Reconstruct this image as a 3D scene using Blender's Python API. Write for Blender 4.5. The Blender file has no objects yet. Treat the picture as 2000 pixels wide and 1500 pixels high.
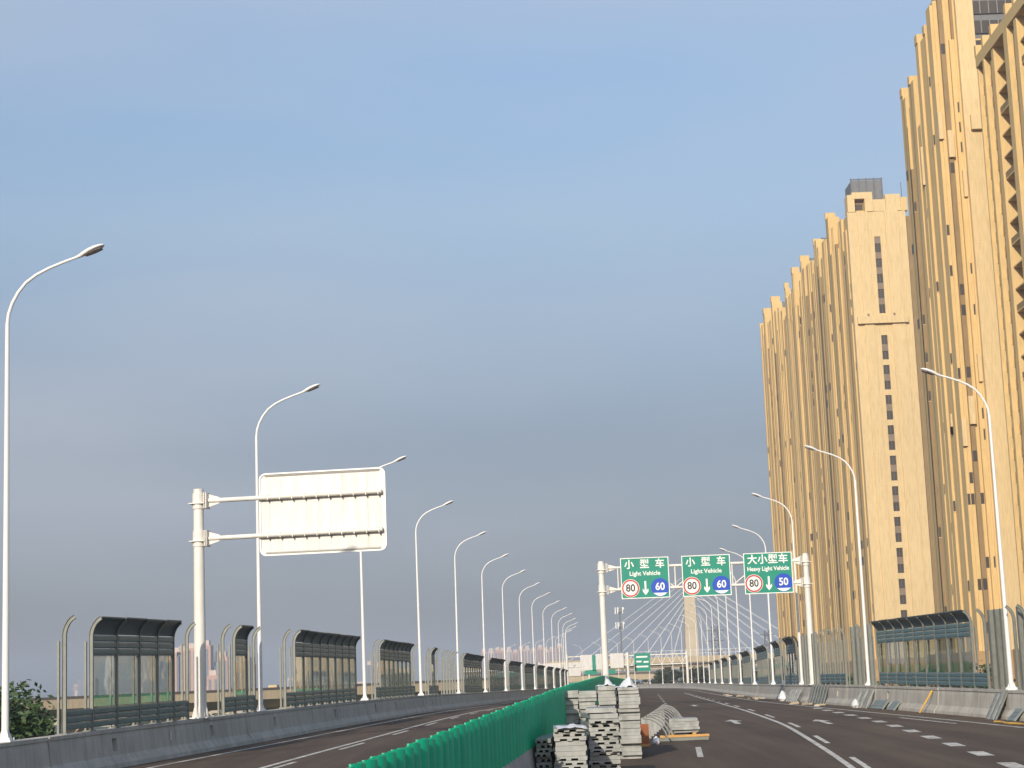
import bpy, math, random
import numpy as np
from mathutils import Vector, Matrix, Euler
R = math.radians
random.seed(7)
scene = bpy.context.scene
col = scene.collection

# ------------------------------------------------------------------ camera
EYE = 3.0
F_PX = 3600.0                      # focal length in pixels of a 2000 px wide picture
cam_d = bpy.data.cameras.new('Camera'); cam = bpy.data.objects.new('Camera', cam_d); col.objects.link(cam)
cam_d.sensor_width = 36.0; cam_d.lens = 36.0 * F_PX / 2000.0
cam_d.clip_start = 0.2; cam_d.clip_end = 20000
PITCH = math.atan(590 / 3600.0); ROLL = 0.038
_f = Vector((0, math.cos(PITCH), math.sin(PITCH))); _u0 = Vector((0, -math.sin(PITCH), math.cos(PITCH))); _r0 = Vector((1, 0, 0))
_r = _r0 * math.cos(ROLL) - _u0 * math.sin(ROLL); _u = _u0 * math.cos(ROLL) + _r0 * math.sin(ROLL)
m = Matrix((( _r.x, _u.x, -_f.x, 0), (_r.y, _u.y, -_f.y, 0), (_r.z, _u.z, -_f.z, EYE), (0, 0, 0, 1)))
cam.matrix_world = m
scene.camera = cam

# ------------------------------------------------------------------ world, sun, exposure
SUN_AZ, SUN_EL = 17.0, 22.0        # the sun stands behind the camera, this far to its left
w = bpy.data.worlds.new('World'); scene.world = w; w.use_nodes = True
nt = w.node_tree; nt.nodes.clear(); N = nt.nodes.new; L = nt.links.new
out = N('ShaderNodeOutputWorld'); bg = N('ShaderNodeBackground'); sky = N('ShaderNodeTexSky')
sky.sky_type = 'NISHITA'; sky.sun_disc = False; sky.sun_elevation = R(SUN_EL); sky.sun_rotation = R(180 + SUN_AZ)
sky.air_density = 1.0; sky.dust_density = 1.2; sky.ozone_density = 1.6; sky.altitude = 50
bg.inputs['Strength'].default_value = 0.14
tc = N('ShaderNodeTexCoord'); sep = N('ShaderNodeSeparateXYZ'); L(tc.outputs['Generated'], sep.inputs[0])
# thin high cloud veil, the same all round: stretched noise on the sky direction
mp = N('ShaderNodeMapping'); mp.inputs['Scale'].default_value = (0.85, 0.85, 3.4); L(tc.outputs['Generated'], mp.inputs[0])
ns = N('ShaderNodeTexNoise'); ns.inputs['Scale'].default_value = 2.2; ns.inputs['Detail'].default_value = 6; ns.inputs['Roughness'].default_value = 0.46
L(mp.outputs[0], ns.inputs['Vector'])
cr = N('ShaderNodeValToRGB'); cr.color_ramp.elements[0].position = 0.40; cr.color_ramp.elements[1].position = 0.72
cr.color_ramp.elements[0].color = (0, 0, 0, 1); cr.color_ramp.elements[1].color = (1, 1, 1, 1); L(ns.outputs['Fac'], cr.inputs[0])
# hazy bank low over the horizon, all round
hz = N('ShaderNodeValToRGB'); e = hz.color_ramp.elements
e[0].position = 0.0; e[0].color = (0.142, 0.134, 0.164, 1); e[1].position = 0.55; e[1].color = (0.62, 0.60, 0.58, 1)
for p_, c_ in ((0.05, (0.132, 0.126, 0.154, 1)), (0.13, (0.196, 0.180, 0.194, 1)), (0.18, (0.292, 0.268, 0.272, 1)), (0.25, (0.45, 0.405, 0.380, 1)), (0.36, (0.54, 0.515, 0.495, 1))):
    q = e.new(p_); q.color = c_
hz2 = N('ShaderNodeVectorMath'); hz2.operation = 'SCALE'; hz2.inputs['Scale'].default_value = 2.0
L(sep.outputs['Z'], hz.inputs[0]); L(hz.outputs[0], hz2.inputs[0])
mul = N('ShaderNodeMix'); mul.data_type = 'RGBA'; mul.blend_type = 'MULTIPLY'; mul.inputs[0].default_value = 1.0
L(sky.outputs[0], mul.inputs[6]); L(hz2.outputs[0], mul.inputs[7])
veil = N('ShaderNodeMix'); veil.data_type = 'RGBA'; veil.blend_type = 'MIX'
vf = N('ShaderNodeMath'); vf.operation = 'MULTIPLY'; vf.inputs[1].default_value = 0.48; L(cr.outputs[0], vf.inputs[0])
L(vf.outputs[0], veil.inputs[0]); L(mul.outputs[2], veil.inputs[6]); veil.inputs[7].default_value = (3.5, 3.65, 4.05, 1)
L(veil.outputs[2], bg.inputs['Color']); L(bg.outputs[0], out.inputs[0])

sun_d = bpy.data.lights.new('Sun', 'SUN'); sun = bpy.data.objects.new('Sun', sun_d); col.objects.link(sun)
sun_d.energy = 3.5; sun_d.angle = R(0.6); sun_d.color = (1.0, 0.90, 0.74)
sd = Vector((math.sin(R(SUN_AZ)) * math.cos(R(SUN_EL)), math.cos(R(SUN_AZ)) * math.cos(R(SUN_EL)), -math.sin(R(SUN_EL))))
sun.rotation_euler = sd.to_track_quat('-Z', 'Y').to_euler(); sun.location = (-40, -80, 60)
vs = scene.view_settings; vs.view_transform = 'Standard'; vs.look = 'None'; vs.gamma = 1; vs.exposure = 0.25; vs.use_curve_mapping = False
scene.render.engine = 'CYCLES'
scene.cycles.max_bounces = 8; scene.cycles.transparent_max_bounces = 24; scene.cycles.volume_bounces = 0
scene.cycles.caustics_reflective = False; scene.cycles.caustics_refractive = False

# ------------------------------------------------------------------ materials
MATS = {}
def mat(name, c, rough=0.6, metal=0.0, var=0.12, scale=1.5, stretch=(1, 1, 1), c2=None, bump=0.0, bscale=40, spec=0.5, stain=0.0):
    """procedural material: two colours mixed by world-space noise, optional vertical stains and fine bump"""
    ma = bpy.data.materials.new(name); ma.use_nodes = True; t = ma.node_tree; b = t.nodes['Principled BSDF']
    b.inputs['Roughness'].default_value = rough; b.inputs['Metallic'].default_value = metal; b.inputs['Specular IOR Level'].default_value = spec
    g = t.nodes.new('ShaderNodeNewGeometry'); mpn = t.nodes.new('ShaderNodeMapping'); mpn.inputs['Scale'].default_value = stretch
    t.links.new(g.outputs['Position'], mpn.inputs[0])
    n = t.nodes.new('ShaderNodeTexNoise'); n.inputs['Scale'].default_value = scale; n.inputs['Detail'].default_value = 6; n.inputs['Roughness'].default_value = 0.6
    t.links.new(mpn.outputs[0], n.inputs['Vector'])
    mx = t.nodes.new('ShaderNodeMix'); mx.data_type = 'RGBA'
    lo = tuple(x * (1 - var) for x in c) + (1,); hi = tuple(min(1, x * (1 + var)) for x in c) + (1,)
    if c2: lo = tuple(c2) + (1,)
    mx.inputs[6].default_value = lo; mx.inputs[7].default_value = hi
    rp = t.nodes.new('ShaderNodeValToRGB'); rp.color_ramp.elements[0].position = 0.3; rp.color_ramp.elements[1].position = 0.7
    t.links.new(n.outputs['Fac'], rp.inputs[0]); t.links.new(rp.outputs[0], mx.inputs[0])
    last = mx.outputs[2]
    if stain:
        mp2 = t.nodes.new('ShaderNodeMapping'); mp2.inputs['Scale'].default_value = (2.2, 2.2, 0.22); t.links.new(g.outputs['Position'], mp2.inputs[0])
        n2 = t.nodes.new('ShaderNodeTexNoise'); n2.inputs['Scale'].default_value = 2.0; n2.inputs['Detail'].default_value = 5; t.links.new(mp2.outputs[0], n2.inputs['Vector'])
        r2 = t.nodes.new('ShaderNodeValToRGB'); r2.color_ramp.elements[0].position = 0.42; r2.color_ramp.elements[1].position = 0.66
        r2.color_ramp.elements[0].color = (1, 1, 1, 1); k = 1 - stain; r2.color_ramp.elements[1].color = (k, k, k * 0.97, 1)
        t.links.new(n2.outputs['Fac'], r2.inputs[0])
        m2 = t.nodes.new('ShaderNodeMix'); m2.data_type = 'RGBA'; m2.blend_type = 'MULTIPLY'; m2.inputs[0].default_value = 1
        t.links.new(last, m2.inputs[6]); t.links.new(r2.outputs[0], m2.inputs[7]); last = m2.outputs[2]
    t.links.new(last, b.inputs['Base Color'])
    if bump:
        n3 = t.nodes.new('ShaderNodeTexNoise'); n3.inputs['Scale'].default_value = bscale; n3.inputs['Detail'].default_value = 3; t.links.new(g.outputs['Position'], n3.inputs['Vector'])
        bp = t.nodes.new('ShaderNodeBump'); bp.inputs['Strength'].default_value = bump; bp.inputs['Distance'].default_value = 0.02
        t.links.new(n3.outputs['Fac'], bp.inputs['Height']); t.links.new(bp.outputs[0], b.inputs['Normal'])
    MATS[name] = ma
    return ma

mat('asphalt', (0.150, 0.108, 0.078), 0.9, c2=(0.108, 0.079, 0.058), scale=0.35, stretch=(1, 0.25, 1), bump=0.5, bscale=60, spec=0.25)
mat('deck_concrete', (0.30, 0.28, 0.25), 0.9)
mat('concrete', (0.50, 0.47, 0.42), 0.85, var=0.14, scale=0.7, stain=0.2, bump=0.25, bscale=25, spec=0.25)
mat('road_paint', (0.72, 0.70, 0.64), 0.7, c2=(0.27, 0.245, 0.21), scale=3.0, spec=0.3)
mat('ground', (0.075, 0.08, 0.05), 0.95, c2=(0.035, 0.055, 0.025), scale=0.012, spec=0.1)
mat('white_paint', (0.80, 0.79, 0.77), 0.35, var=0.03, scale=2)
mat('cream_paint', (0.76, 0.735, 0.69), 0.4, var=0.05, scale=2, stain=0.08)
mat('sign_back', (0.62, 0.615, 0.61), 0.45, metal=0.1, var=0.07, scale=3.0, stretch=(2, 2, .35), stain=0.10)
mat('rib_metal', (0.62, 0.60, 0.56), 0.35, metal=0.5, var=0.05)
mat('clamp_dark', (0.16, 0.14, 0.12), 0.5)
mat('galvanised', (0.215, 0.225, 0.205), 0.5, metal=0.2, var=0.12, scale=5, stain=0.15)
mat('green_grey', (0.092, 0.162, 0.178), 0.42, var=0.12, scale=1.2, stain=0.15)
mat('canopy_dark', (0.050, 0.080, 0.092), 0.42, var=0.15, scale=1.2)
mat('fence_green', (0.004, 0.54, 0.325), 0.42, var=0.14, scale=1.3, stretch=(1, 1, 0.3), stain=0.10)
mat('fence_end', (0.05, 0.40, 0.22), 0.5)
mat('sign_green', (0.0, 0.24, 0.165), 0.4, var=0.05)
mat('sign_white', (0.82, 0.83, 0.80), 0.45, var=0.03)
mat('sign_blue', (0.004, 0.065, 0.46), 0.4, var=0.04)
mat('sign_red', (0.52, 0.045, 0.03), 0.4, var=0.05)
mat('sign_black', (0.03, 0.028, 0.028), 0.5, var=0.05)
mat('lamp_lens', (0.09, 0.06, 0.055), 0.25)
mat('panel_grey', (0.385, 0.39, 0.375), 0.5, c2=(0.26, 0.27, 0.262), scale=3.5, stain=0.2, metal=0.1)
mat('panel_teal_or_shade', (0.20, 0.235, 0.235), 0.5, var=0.15, scale=2.5, stain=0.15)  # own tone of the slatted boards; painted-in shade on the fence-side stack
mat('film', (0.78, 0.78, 0.80), 0.3, var=0.1, scale=6)
mat('timber', (0.62, 0.36, 0.12), 0.7, c2=(0.45, 0.22, 0.06), scale=5, stretch=(0.4, 3, 6))
mat('rust', (0.33, 0.11, 0.045), 0.85, c2=(0.20, 0.07, 0.03), scale=5)
mat('yellow_paint', (0.72, 0.42, 0.06), 0.5, var=0.12, scale=4)
mat('gold_wall', (0.66, 0.472, 0.220), 0.8, var=0.045, scale=0.06, stain=0.10, spec=0.2)
mat('pale_wall', (0.68, 0.515, 0.285), 0.8, var=0.04, scale=0.05, stain=0.13, spec=0.2)
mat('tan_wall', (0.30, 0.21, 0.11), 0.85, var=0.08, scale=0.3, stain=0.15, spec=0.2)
mat('plinth_stone', (0.42, 0.27, 0.13), 0.85, var=0.15, scale=0.5, spec=0.2)
mat('spandrel', (0.21, 0.155, 0.115), 0.6)
mat('window_glass', (0.050, 0.038, 0.032), 0.45, var=0.3, scale=0.25)
mat('roof_grey', (0.16, 0.165, 0.175), 0.7)
mat('pink_wall', (0.52, 0.33, 0.25), 0.85, var=0.06, scale=0.02)
mat('pinkish_white', (0.62, 0.50, 0.44), 0.85, var=0.05, scale=0.02)
mat('blue_glass_wall', (0.16, 0.18, 0.22), 0.4, var=0.1, scale=0.05)
mat('beige_concrete', (0.50, 0.41, 0.28), 0.85, var=0.1, scale=0.15, stain=0.2)
mat('dark_rail', (0.10, 0.085, 0.08), 0.7)
mat('pylon_stone', (0.56, 0.47, 0.33), 0.85, var=0.06, scale=0.08, stain=0.12)
mat('cable_white', (0.62, 0.64, 0.66), 0.5)
mat('leaf_green', (0.052, 0.095, 0.022), 0.6, c2=(0.025, 0.055, 0.015), scale=0.8)
mat('leaf_dark', (0.050, 0.065, 0.028), 0.7, c2=(0.028, 0.036, 0.018), scale=0.3)
mat('bark', (0.10, 0.07, 0.05), 0.9)
mat('hill_green', (0.10, 0.12, 0.10), 0.95)
mat('steel_dark', (0.12, 0.13, 0.14), 0.6)
mat('roof_blue', (0.06, 0.14, 0.32), 0.5)
mat('net_green', (0.05, 0.27, 0.15), 0.8)
mat('slot_dark', (0.05, 0.045, 0.04), 0.9)
mat('rail_red', (0.25, 0.06, 0.035), 0.8)

def wall_courses(ma, period=3.3, depth=0.06):
    """fine relief: a shallow joint at every storey"""
    t = ma.node_tree; b = t.nodes['Principled BSDF']
    g = t.nodes.new('ShaderNodeNewGeometry'); s = t.nodes.new('ShaderNodeSeparateXYZ'); t.links.new(g.outputs['Position'], s.inputs[0])
    a = t.nodes.new('ShaderNodeMath'); a.operation = 'PINGPONG'; a.inputs[1].default_value = period / 2; t.links.new(s.outputs['Z'], a.inputs[0])
    r = t.nodes.new('ShaderNodeMath'); r.operation = 'GREATER_THAN'; r.inputs[1].default_value = 0.10; t.links.new(a.outputs[0], r.inputs[0])
    bp = t.nodes.new('ShaderNodeBump'); bp.inputs['Strength'].default_value = 0.35; bp.inputs['Distance'].default_value = depth
    t.links.new(r.outputs[0], bp.inputs['Height']); t.links.new(bp.outputs[0], b.inputs['Normal'])
wall_courses(MATS['gold_wall']); wall_courses(MATS['pale_wall'], 3.3, 0.03)
t = MATS['fence_green'].node_tree; b_ = t.nodes['Principled BSDF']; o_ = t.nodes['Material Output']           # glass-fibre boards let some sun through
tl_ = t.nodes.new('ShaderNodeBsdfTranslucent'); tl_.inputs[0].default_value = (0.01, 0.80, 0.46, 1); mx_ = t.nodes.new('ShaderNodeMixShader'); mx_.inputs[0].default_value = 0.38
t.links.new(b_.outputs[0], mx_.inputs[1]); t.links.new(tl_.outputs[0], mx_.inputs[2]); t.links.new(mx_.outputs[0], o_.inputs[0])
# asphalt: wheel tracks, seams and dust along the parapets
t = MATS['asphalt'].node_tree; b_ = t.nodes['Principled BSDF']; src = b_.inputs['Base Color'].links[0].from_socket
g_ = t.nodes.new('ShaderNodeNewGeometry'); mp_ = t.nodes.new('ShaderNodeMapping'); mp_.inputs['Scale'].default_value = (1.1, 0.025, 1); mp_.inputs['Rotation'].default_value = (0, 0, 0.07); t.links.new(g_.outputs['Position'], mp_.inputs[0])
n_ = t.nodes.new('ShaderNodeTexNoise'); n_.inputs['Scale'].default_value = 1.3; n_.inputs['Detail'].default_value = 4; t.links.new(mp_.outputs[0], n_.inputs['Vector'])
r_ = t.nodes.new('ShaderNodeValToRGB'); r_.color_ramp.elements[0].position = .36; r_.color_ramp.elements[0].color = (.74, .74, .76, 1); r_.color_ramp.elements[1].position = .66; r_.color_ramp.elements[1].color = (1.0, 1.0, 1.0, 1); t.links.new(n_.outputs['Fac'], r_.inputs[0])
m1 = t.nodes.new('ShaderNodeMix'); m1.data_type = 'RGBA'; m1.blend_type = 'MULTIPLY'; m1.inputs[0].default_value = 1; t.links.new(src, m1.inputs[6]); t.links.new(r_.outputs[0], m1.inputs[7])
sp_ = t.nodes.new('ShaderNodeTexNoise'); sp_.inputs['Scale'].default_value = 9; sp_.inputs['Detail'].default_value = 8; sp_.inputs['Roughness'].default_value = .8; t.links.new(g_.outputs['Position'], sp_.inputs['Vector'])
r3 = t.nodes.new('ShaderNodeValToRGB'); r3.color_ramp.elements[0].position = .38; r3.color_ramp.elements[0].color = (.72, .72, .72, 1); r3.color_ramp.elements[1].position = .64; r3.color_ramp.elements[1].color = (1, 1, 1, 1); t.links.new(sp_.outputs['Fac'], r3.inputs[0])
m3 = t.nodes.new('ShaderNodeMix'); m3.data_type = 'RGBA'; m3.blend_type = 'MULTIPLY'; m3.inputs[0].default_value = 1; t.links.new(m1.outputs[2], m3.inputs[6]); t.links.new(r3.outputs[0], m3.inputs[7])
at_ = t.nodes.new('ShaderNodeAttribute'); at_.attribute_name = 'dust'; nd_ = t.nodes.new('ShaderNodeTexNoise'); nd_.inputs['Scale'].default_value = .8; nd_.inputs['Detail'].default_value = 7; t.links.new(g_.outputs['Position'], nd_.inputs['Vector'])
ad_ = t.nodes.new('ShaderNodeMath'); ad_.operation = 'MULTIPLY_ADD'; ad_.inputs[1].default_value = 1.6; ad_.inputs[2].default_value = -1.0; t.links.new(nd_.outputs['Fac'], ad_.inputs[0])
a2_ = t.nodes.new('ShaderNodeMath'); a2_.operation = 'ADD'; a2_.use_clamp = True; t.links.new(ad_.outputs[0], a2_.inputs[0]); t.links.new(at_.outputs['Fac'], a2_.inputs[1])
m2 = t.nodes.new('ShaderNodeMix'); m2.data_type = 'RGBA'; t.links.new(a2_.outputs[0], m2.inputs[0]); t.links.new(m3.outputs[2], m2.inputs[6]); m2.inputs[7].default_value = (0.20, 0.145, 0.095, 1)
t.links.new(m2.outputs[2], b_.inputs['Base Color'])

pane_m = bpy.data.materials.new('acrylic_pane'); pane_m.use_nodes = True; t = pane_m.node_tree; t.nodes.clear()
o_ = t.nodes.new('ShaderNodeOutputMaterial'); mx_ = t.nodes.new('ShaderNodeMixShader'); tr_ = t.nodes.new('ShaderNodeBsdfTransparent'); gl_ = t.nodes.new('ShaderNodeBsdfGlossy'); fr_ = t.nodes.new('ShaderNodeFresnel')
tr_.inputs[0].default_value = (0.80, 0.84, 0.82, 1); gl_.inputs['Color'].default_value = (0.95, 0.95, 0.95, 1); gl_.inputs['Roughness'].default_value = 0.03; mm_ = t.nodes.new('ShaderNodeMath'); mm_.operation = 'MULTIPLY_ADD'; mm_.inputs[1].default_value = 1 / 1.55 - 1.55; mm_.inputs[2].default_value = 1.55; t.links.new(mm_.outputs[0], fr_.inputs['IOR'])
g_ = t.nodes.new('ShaderNodeNewGeometry'); t.links.new(g_.outputs['Backfacing'], mm_.inputs[0]); nn_ = t.nodes.new('ShaderNodeTexNoise'); nn_.inputs['Scale'].default_value = 1.6; nn_.inputs['Detail'].default_value = 2; t.links.new(g_.outputs['Position'], nn_.inputs['Vector'])
bb_ = t.nodes.new('ShaderNodeBump'); bb_.inputs['Strength'].default_value = 0.10; bb_.inputs['Distance'].default_value = 0.02; t.links.new(nn_.outputs['Fac'], bb_.inputs['Height']); t.links.new(bb_.outputs[0], gl_.inputs['Normal'])
t.links.new(fr_.outputs[0], mx_.inputs[0]); t.links.new(tr_.outputs[0], mx_.inputs[1]); t.links.new(gl_.outputs[0], mx_.inputs[2]); t.links.new(mx_.outputs[0], o_.inputs[0])
MATS['acrylic_pane'] = pane_m

# ------------------------------------------------------------------ mesh helpers
class MB:
    def __init__(s): s.v = []; s.f = []
    def quad(s, *p):
        b = len(s.v); s.v += [tuple(q) for q in p]; s.f.append(tuple(range(b, b + len(p)))); return s
    def box(s, x0, x1, y0, y1, z0, z1):
        b = len(s.v)
        s.v += [(x0, y0, z0), (x1, y0, z0), (x1, y1, z0), (x0, y1, z0), (x0, y0, z1), (x1, y0, z1), (x1, y1, z1), (x0, y1, z1)]
        s.f += [tuple(b + i for i in q) for q in ((0, 3, 2, 1), (4, 5, 6, 7), (0, 1, 5, 4), (1, 2, 6, 5), (2, 3, 7, 6), (3, 0, 4, 7))]; return s
    def beam(s, a, b, wx, wz, up=(0, 0, 1)):
        """box bar from a to b, wx wide, wz deep"""
        a = Vector(a); b = Vector(b); d = (b - a).normalized(); up = Vector(up)
        if abs(d.dot(up)) > 0.98: up = Vector((0, 1, 0))
        sx = d.cross(up).normalized() * (wx / 2); sz = sx.cross(d).normalized() * (wz / 2)
        k = len(s.v)
        for p in (a, b): s.v += [tuple(p - sx - sz), tuple(p + sx - sz), tuple(p + sx + sz), tuple(p - sx + sz)]
        s.f += [tuple(k + i for i in q) for q in ((3, 2, 1, 0), (4, 5, 6, 7), (0, 1, 5, 4), (1, 2, 6, 5), (2, 3, 7, 6), (3, 0, 4, 7))]; return s
    def tube(s, pts, rad, n=8, caps=True):
        pts = [Vector(p) for p in pts]; k0 = len(s.v); ref = None
        for i, p in enumerate(pts):
            d = (pts[min(i + 1, len(pts) - 1)] - pts[max(i - 1, 0)]).normalized()
            if ref is None: ref = Vector((0, 1, 0)) if abs(d.y) < 0.9 else Vector((1, 0, 0))
            a = d.cross(ref).normalized(); bb = d.cross(a).normalized(); r = rad[i] if isinstance(rad, (list, tuple)) else rad
            for j in range(n):
                th = 2 * math.pi * j / n; s.v.append(tuple(p + a * (math.cos(th) * r) + bb * (math.sin(th) * r)))
        for i in range(len(pts) - 1):
            for j in range(n):
                q = k0 + i * n; s.f.append((q + j, q + n + j, q + n + (j + 1) % n, q + (j + 1) % n))
        if caps:
            s.f.append(tuple(range(k0, k0 + n))); s.f.append(tuple(range(k0 + (len(pts) - 1) * n + n - 1, k0 + (len(pts) - 1) * n - 1, -1)))
        return s
    def loft(s, rings, closed=True, caps=True):
        k = len(s.v); n = len(rings[0])
        for r in rings: s.v += [tuple(p) for p in r]
        for i in range(len(rings) - 1):
            for j in range(n if closed else n - 1):
                a = k + i * n; s.f.append((a + j, a + (j + 1) % n, a + n + (j + 1) % n, a + n + j))
        if caps and closed:
            s.f.append(tuple(range(k + n - 1, k - 1, -1))); b = k + (len(rings) - 1) * n; s.f.append(tuple(range(b, b + n)))
        return s
    def mesh(s, name, m=None, smooth=False, off=None):
        me = bpy.data.meshes.new(name)
        vv = s.v if off is None else [(a - off[0], b - off[1], c - off[2]) for a, b, c in s.v]
        me.from_pydata(vv, [], s.f)
        if m: me.materials.append(MATS[m])
        me.validate(); me.update()
        bm_fix(me)
        if smooth:
            me.polygons.foreach_set('use_smooth', [True] * len(me.polygons))
            try: me.set_sharp_from_angle(angle=R(40))
            except Exception: pass
        return me
    def build(s, name, m, parent=None, smooth=False):
        """verts are in world space; parent is an unrotated Empty"""
        top = parent
        while top is not None and top.parent: top = top.parent
        off = tuple(wloc(parent)) if (parent and top.name not in LOCAL) else None
        return link(name, s.mesh(name, m, smooth, off), parent)
import bmesh
def bm_fix(me):
    b = bmesh.new(); b.from_mesh(me); bmesh.ops.recalc_face_normals(b, faces=b.faces[:]); b.to_mesh(me); b.free()
def wloc(o):
    v = Vector((0, 0, 0))
    while o is not None: v = v + o.location; o = o.parent
    return v
def link(name, me, parent=None, loc=None, rz=None):
    o = bpy.data.objects.new(name, me); col.objects.link(o)
    if parent: o.parent = parent
    if loc is not None: o.location = loc
    if rz is not None: o.rotation_euler = (0, 0, rz)
    return o
def tag(o, label=None, cat=None, group=None, kind=None):
    if label: o['label'] = label
    if cat: o['category'] = cat
    if group: o['group'] = group
    if kind: o['kind'] = kind
    return o
LOCAL = set()                                                       # roots whose parts are given in the root's own frame
def thing(name, loc, label, cat, group=None, rz=0.0, local=False):
    o = bpy.data.objects.new(name, None); col.objects.link(o); o.location = loc; o.rotation_euler = (0, 0, rz); o.empty_display_size = 0.3
    if local or rz: LOCAL.add(o.name)
    return tag(o, label, cat, group)
def copy_tree(o, parent=None):
    c = o.copy(); col.objects.link(c); c.parent = parent
    for ch in o.children: copy_tree(ch, c)
    return c
def text_mesh(s, size, align='CENTER'):
    c = bpy.data.curves.new('lettering', 'FONT'); c.body = s; c.size = size; c.align_x = align; c.align_y = 'CENTER'; c.extrude = 0.003; c.offset = size * 0.022; c.resolution_u = 3
    o = bpy.data.objects.new('lettering', c); col.objects.link(o); bpy.context.view_layer.update()
    me = bpy.data.meshes.new_from_object(o.evaluated_get(bpy.context.evaluated_depsgraph_get()))
    bpy.data.objects.remove(o); bpy.data.curves.remove(c); return me

# ------------------------------------------------------------------ the alignment of the elevated road (metres, Y away from the camera)
def sm(y, x, w_=14):
    g = np.arange(-40, 720, 1.0); a = np.interp(g, y, x); k = np.hanning(2 * w_ + 1); k /= k.sum()
    return np.convolve(np.pad(a, w_, mode='reflect', reflect_type='odd'), k, 'valid')
GY = np.arange(-40, 720, 1.0)
YL = [-20, 0, 19, 45, 69, 93, 117, 141, 165, 189, 213, 237, 261, 285, 309, 333, 357, 381, 405, 429, 453, 477, 501, 525, 549, 600, 700]
XL = [-22.5, -19, -16.2, -12.4, -9.6, -7.85, -6.4, -4.85, -3.35, -1.75, -.1, 1.5, 3.1, 4.7, 6.2, 7.5, 8.5, 9.0, 8.8, 7.8, 6, 3.4, 0, -4, -9, -22, -60]
aL = sm(YL, XL)
YRr = [-20, 0, 19, 45, 69, 93, 117, 141, 165, 189, 213, 237] + [y for y in YL if y > 237]
XRr = [25, 23.2, 21.6, 19.4, 17.9, 17.05, 17.3, 18.8, 20.4, 22., 23.6, 25.2] + [XL[YL.index(y)] + 23.7 + max(0, (y - 400) * .02) for y in YL if y > 237]
aR = sm(YRr, XRr)
aM = sm([-20, 0, 20, 34, 45, 69, 90, 112, 141] + [y for y in YL if y > 141],
        [-6.9, -4.3, -1.8, -.40, .60, 2.55, 3.72, 4.95, 6.9] + [float(np.interp(y, GY, aL) + np.interp(y, GY, aR)) / 2 for y in YL if y > 141], 9)
aZL = sm([-40, 0, 19, 45, 69, 93, 117, 141, 165, 240, 800], [-.8, .0, .47, 1.11, 1.40, 1.55, 1.61, 1.57, 1.52, 1.47, 1.45])
aZR = sm([-40, 0, 19, 45, 69, 93, 117, 141, 165, 240, 800], [-1.2, -.4, .12, .78, 1.14, 1.34, 1.39, 1.35, 1.31, 1.28, 1.28])
fL = lambda y: float(np.interp(y, GY, aL)); fR = lambda y: float(np.interp(y, GY, aR)); fM = lambda y: float(np.interp(y, GY, aM))
def deck(x, y):
    a, b = fL(y), fR(y); t_ = (x - a) / (b - a); return float(np.interp(y, GY, aZL) * (1 - t_) + np.interp(y, GY, aZR) * t_)
def head(fn, y): return (fn(y + 1) - fn(y - 1)) / 2        # slope dX/dY
GROUND = -9.0

# ------------------------------------------------------------------ ground, hills, deck
mb = MB(); mb.quad((-5000, -600, GROUND), (5000, -600, GROUND), (5000, 5000, GROUND), (-5000, 5000, GROUND)); tag(mb.build('ground', 'ground'), kind='structure')
def hills(name, y, x0, x1, hmax, seed):
    rnd = random.Random(seed); mbh = MB(); n = 60; rows = []
    for r in range(4):
        row = []
        for i in range(n + 1):
            x = x0 + (x1 - x0) * i / n; k = i / n
            h = hmax * (0.45 + 0.25 * math.sin(k * 9 + seed) + 0.18 * math.sin(k * 23 + 2 * seed) + 0.12 * math.sin(k * 51)) * max(0, 1 - ((r - 1.5) / 1.5) ** 2 * 1.0)
            row.append((x, y + r * 160, GROUND + max(0, h) - (1 if r in (0, 3) else 0)))
        rows.append(row)
    mbh.loft(rows, closed=False, caps=False); tag(mbh.build(name, 'hill_green', smooth=True), kind='structure')
hills('hills', 4200, -4600, 4600, 62, 3)
hills('hills', 3000, -3400, -250, 34, 8)

ys = [-12, -6] + list(np.arange(0, 200, 4)) + list(np.arange(200, 690, 8))
mb = MB(); rows = []; dust = []
COLS = [0, .02, .05, .09, .15, .25, .35, .44, .47, .5, .53, .56, .65, .75, .83, .88, .91, .94, .97, 1]
for y in ys:
    row = []
    for k in COLS:
        x = fL(y) - .3 + (fR(y) - fL(y) + .6) * k; row.append((x, y, deck(x, y)))
        dR, dL, dM = fR(y) - x, x - fL(y), abs(x - fM(y)); dust.append(max(0, .75 - dR * .28, .5 - dL * .35, .5 - dM * .4))
    rows.append(row)
mb.loft(rows, closed=False, caps=False); road = tag(mb.build('road', 'asphalt', smooth=True), kind='structure')
da = road.data.attributes.new('dust', 'FLOAT', 'POINT'); da.data.foreach_set('value', dust)
mb = MB(); mb.loft([[(fL(y) - .75, y, deck(fL(y), y) - .02), (fL(y) - .3, y, deck(fL(y), y) - .02), (fR(y) + .3, y, deck(fR(y), y) - .02), (fR(y) + .75, y, deck(fR(y), y) - .02), (fR(y) + .75, y, deck(fR(y), y) - .6), (fR(y) - 4, y, deck(fR(y), y) - 2.2), (fL(y) + 4, y, deck(fL(y), y) - 2.2), (fL(y) - .75, y, deck(fL(y), y) - .6)] for y in ys])
tag(mb.build('viaduct_deck', 'deck_concrete'), kind='structure')
for y in range(20, 680, 40):
    xm = (fL(y) + fR(y)) / 2; mb = MB()
    for dx in (-5, 5): mb.box(xm + dx - .9, xm + dx + .9, y - .8, y + .8, GROUND, deck(xm, y) - 1.9)
    mb.box(xm - 7.2, xm + 7.2, y - 1, y + 1, deck(xm, y) - 3.2, deck(xm, y) - 2.1)
    mb.build('viaduct_pier', 'deck_concrete', None)
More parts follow.
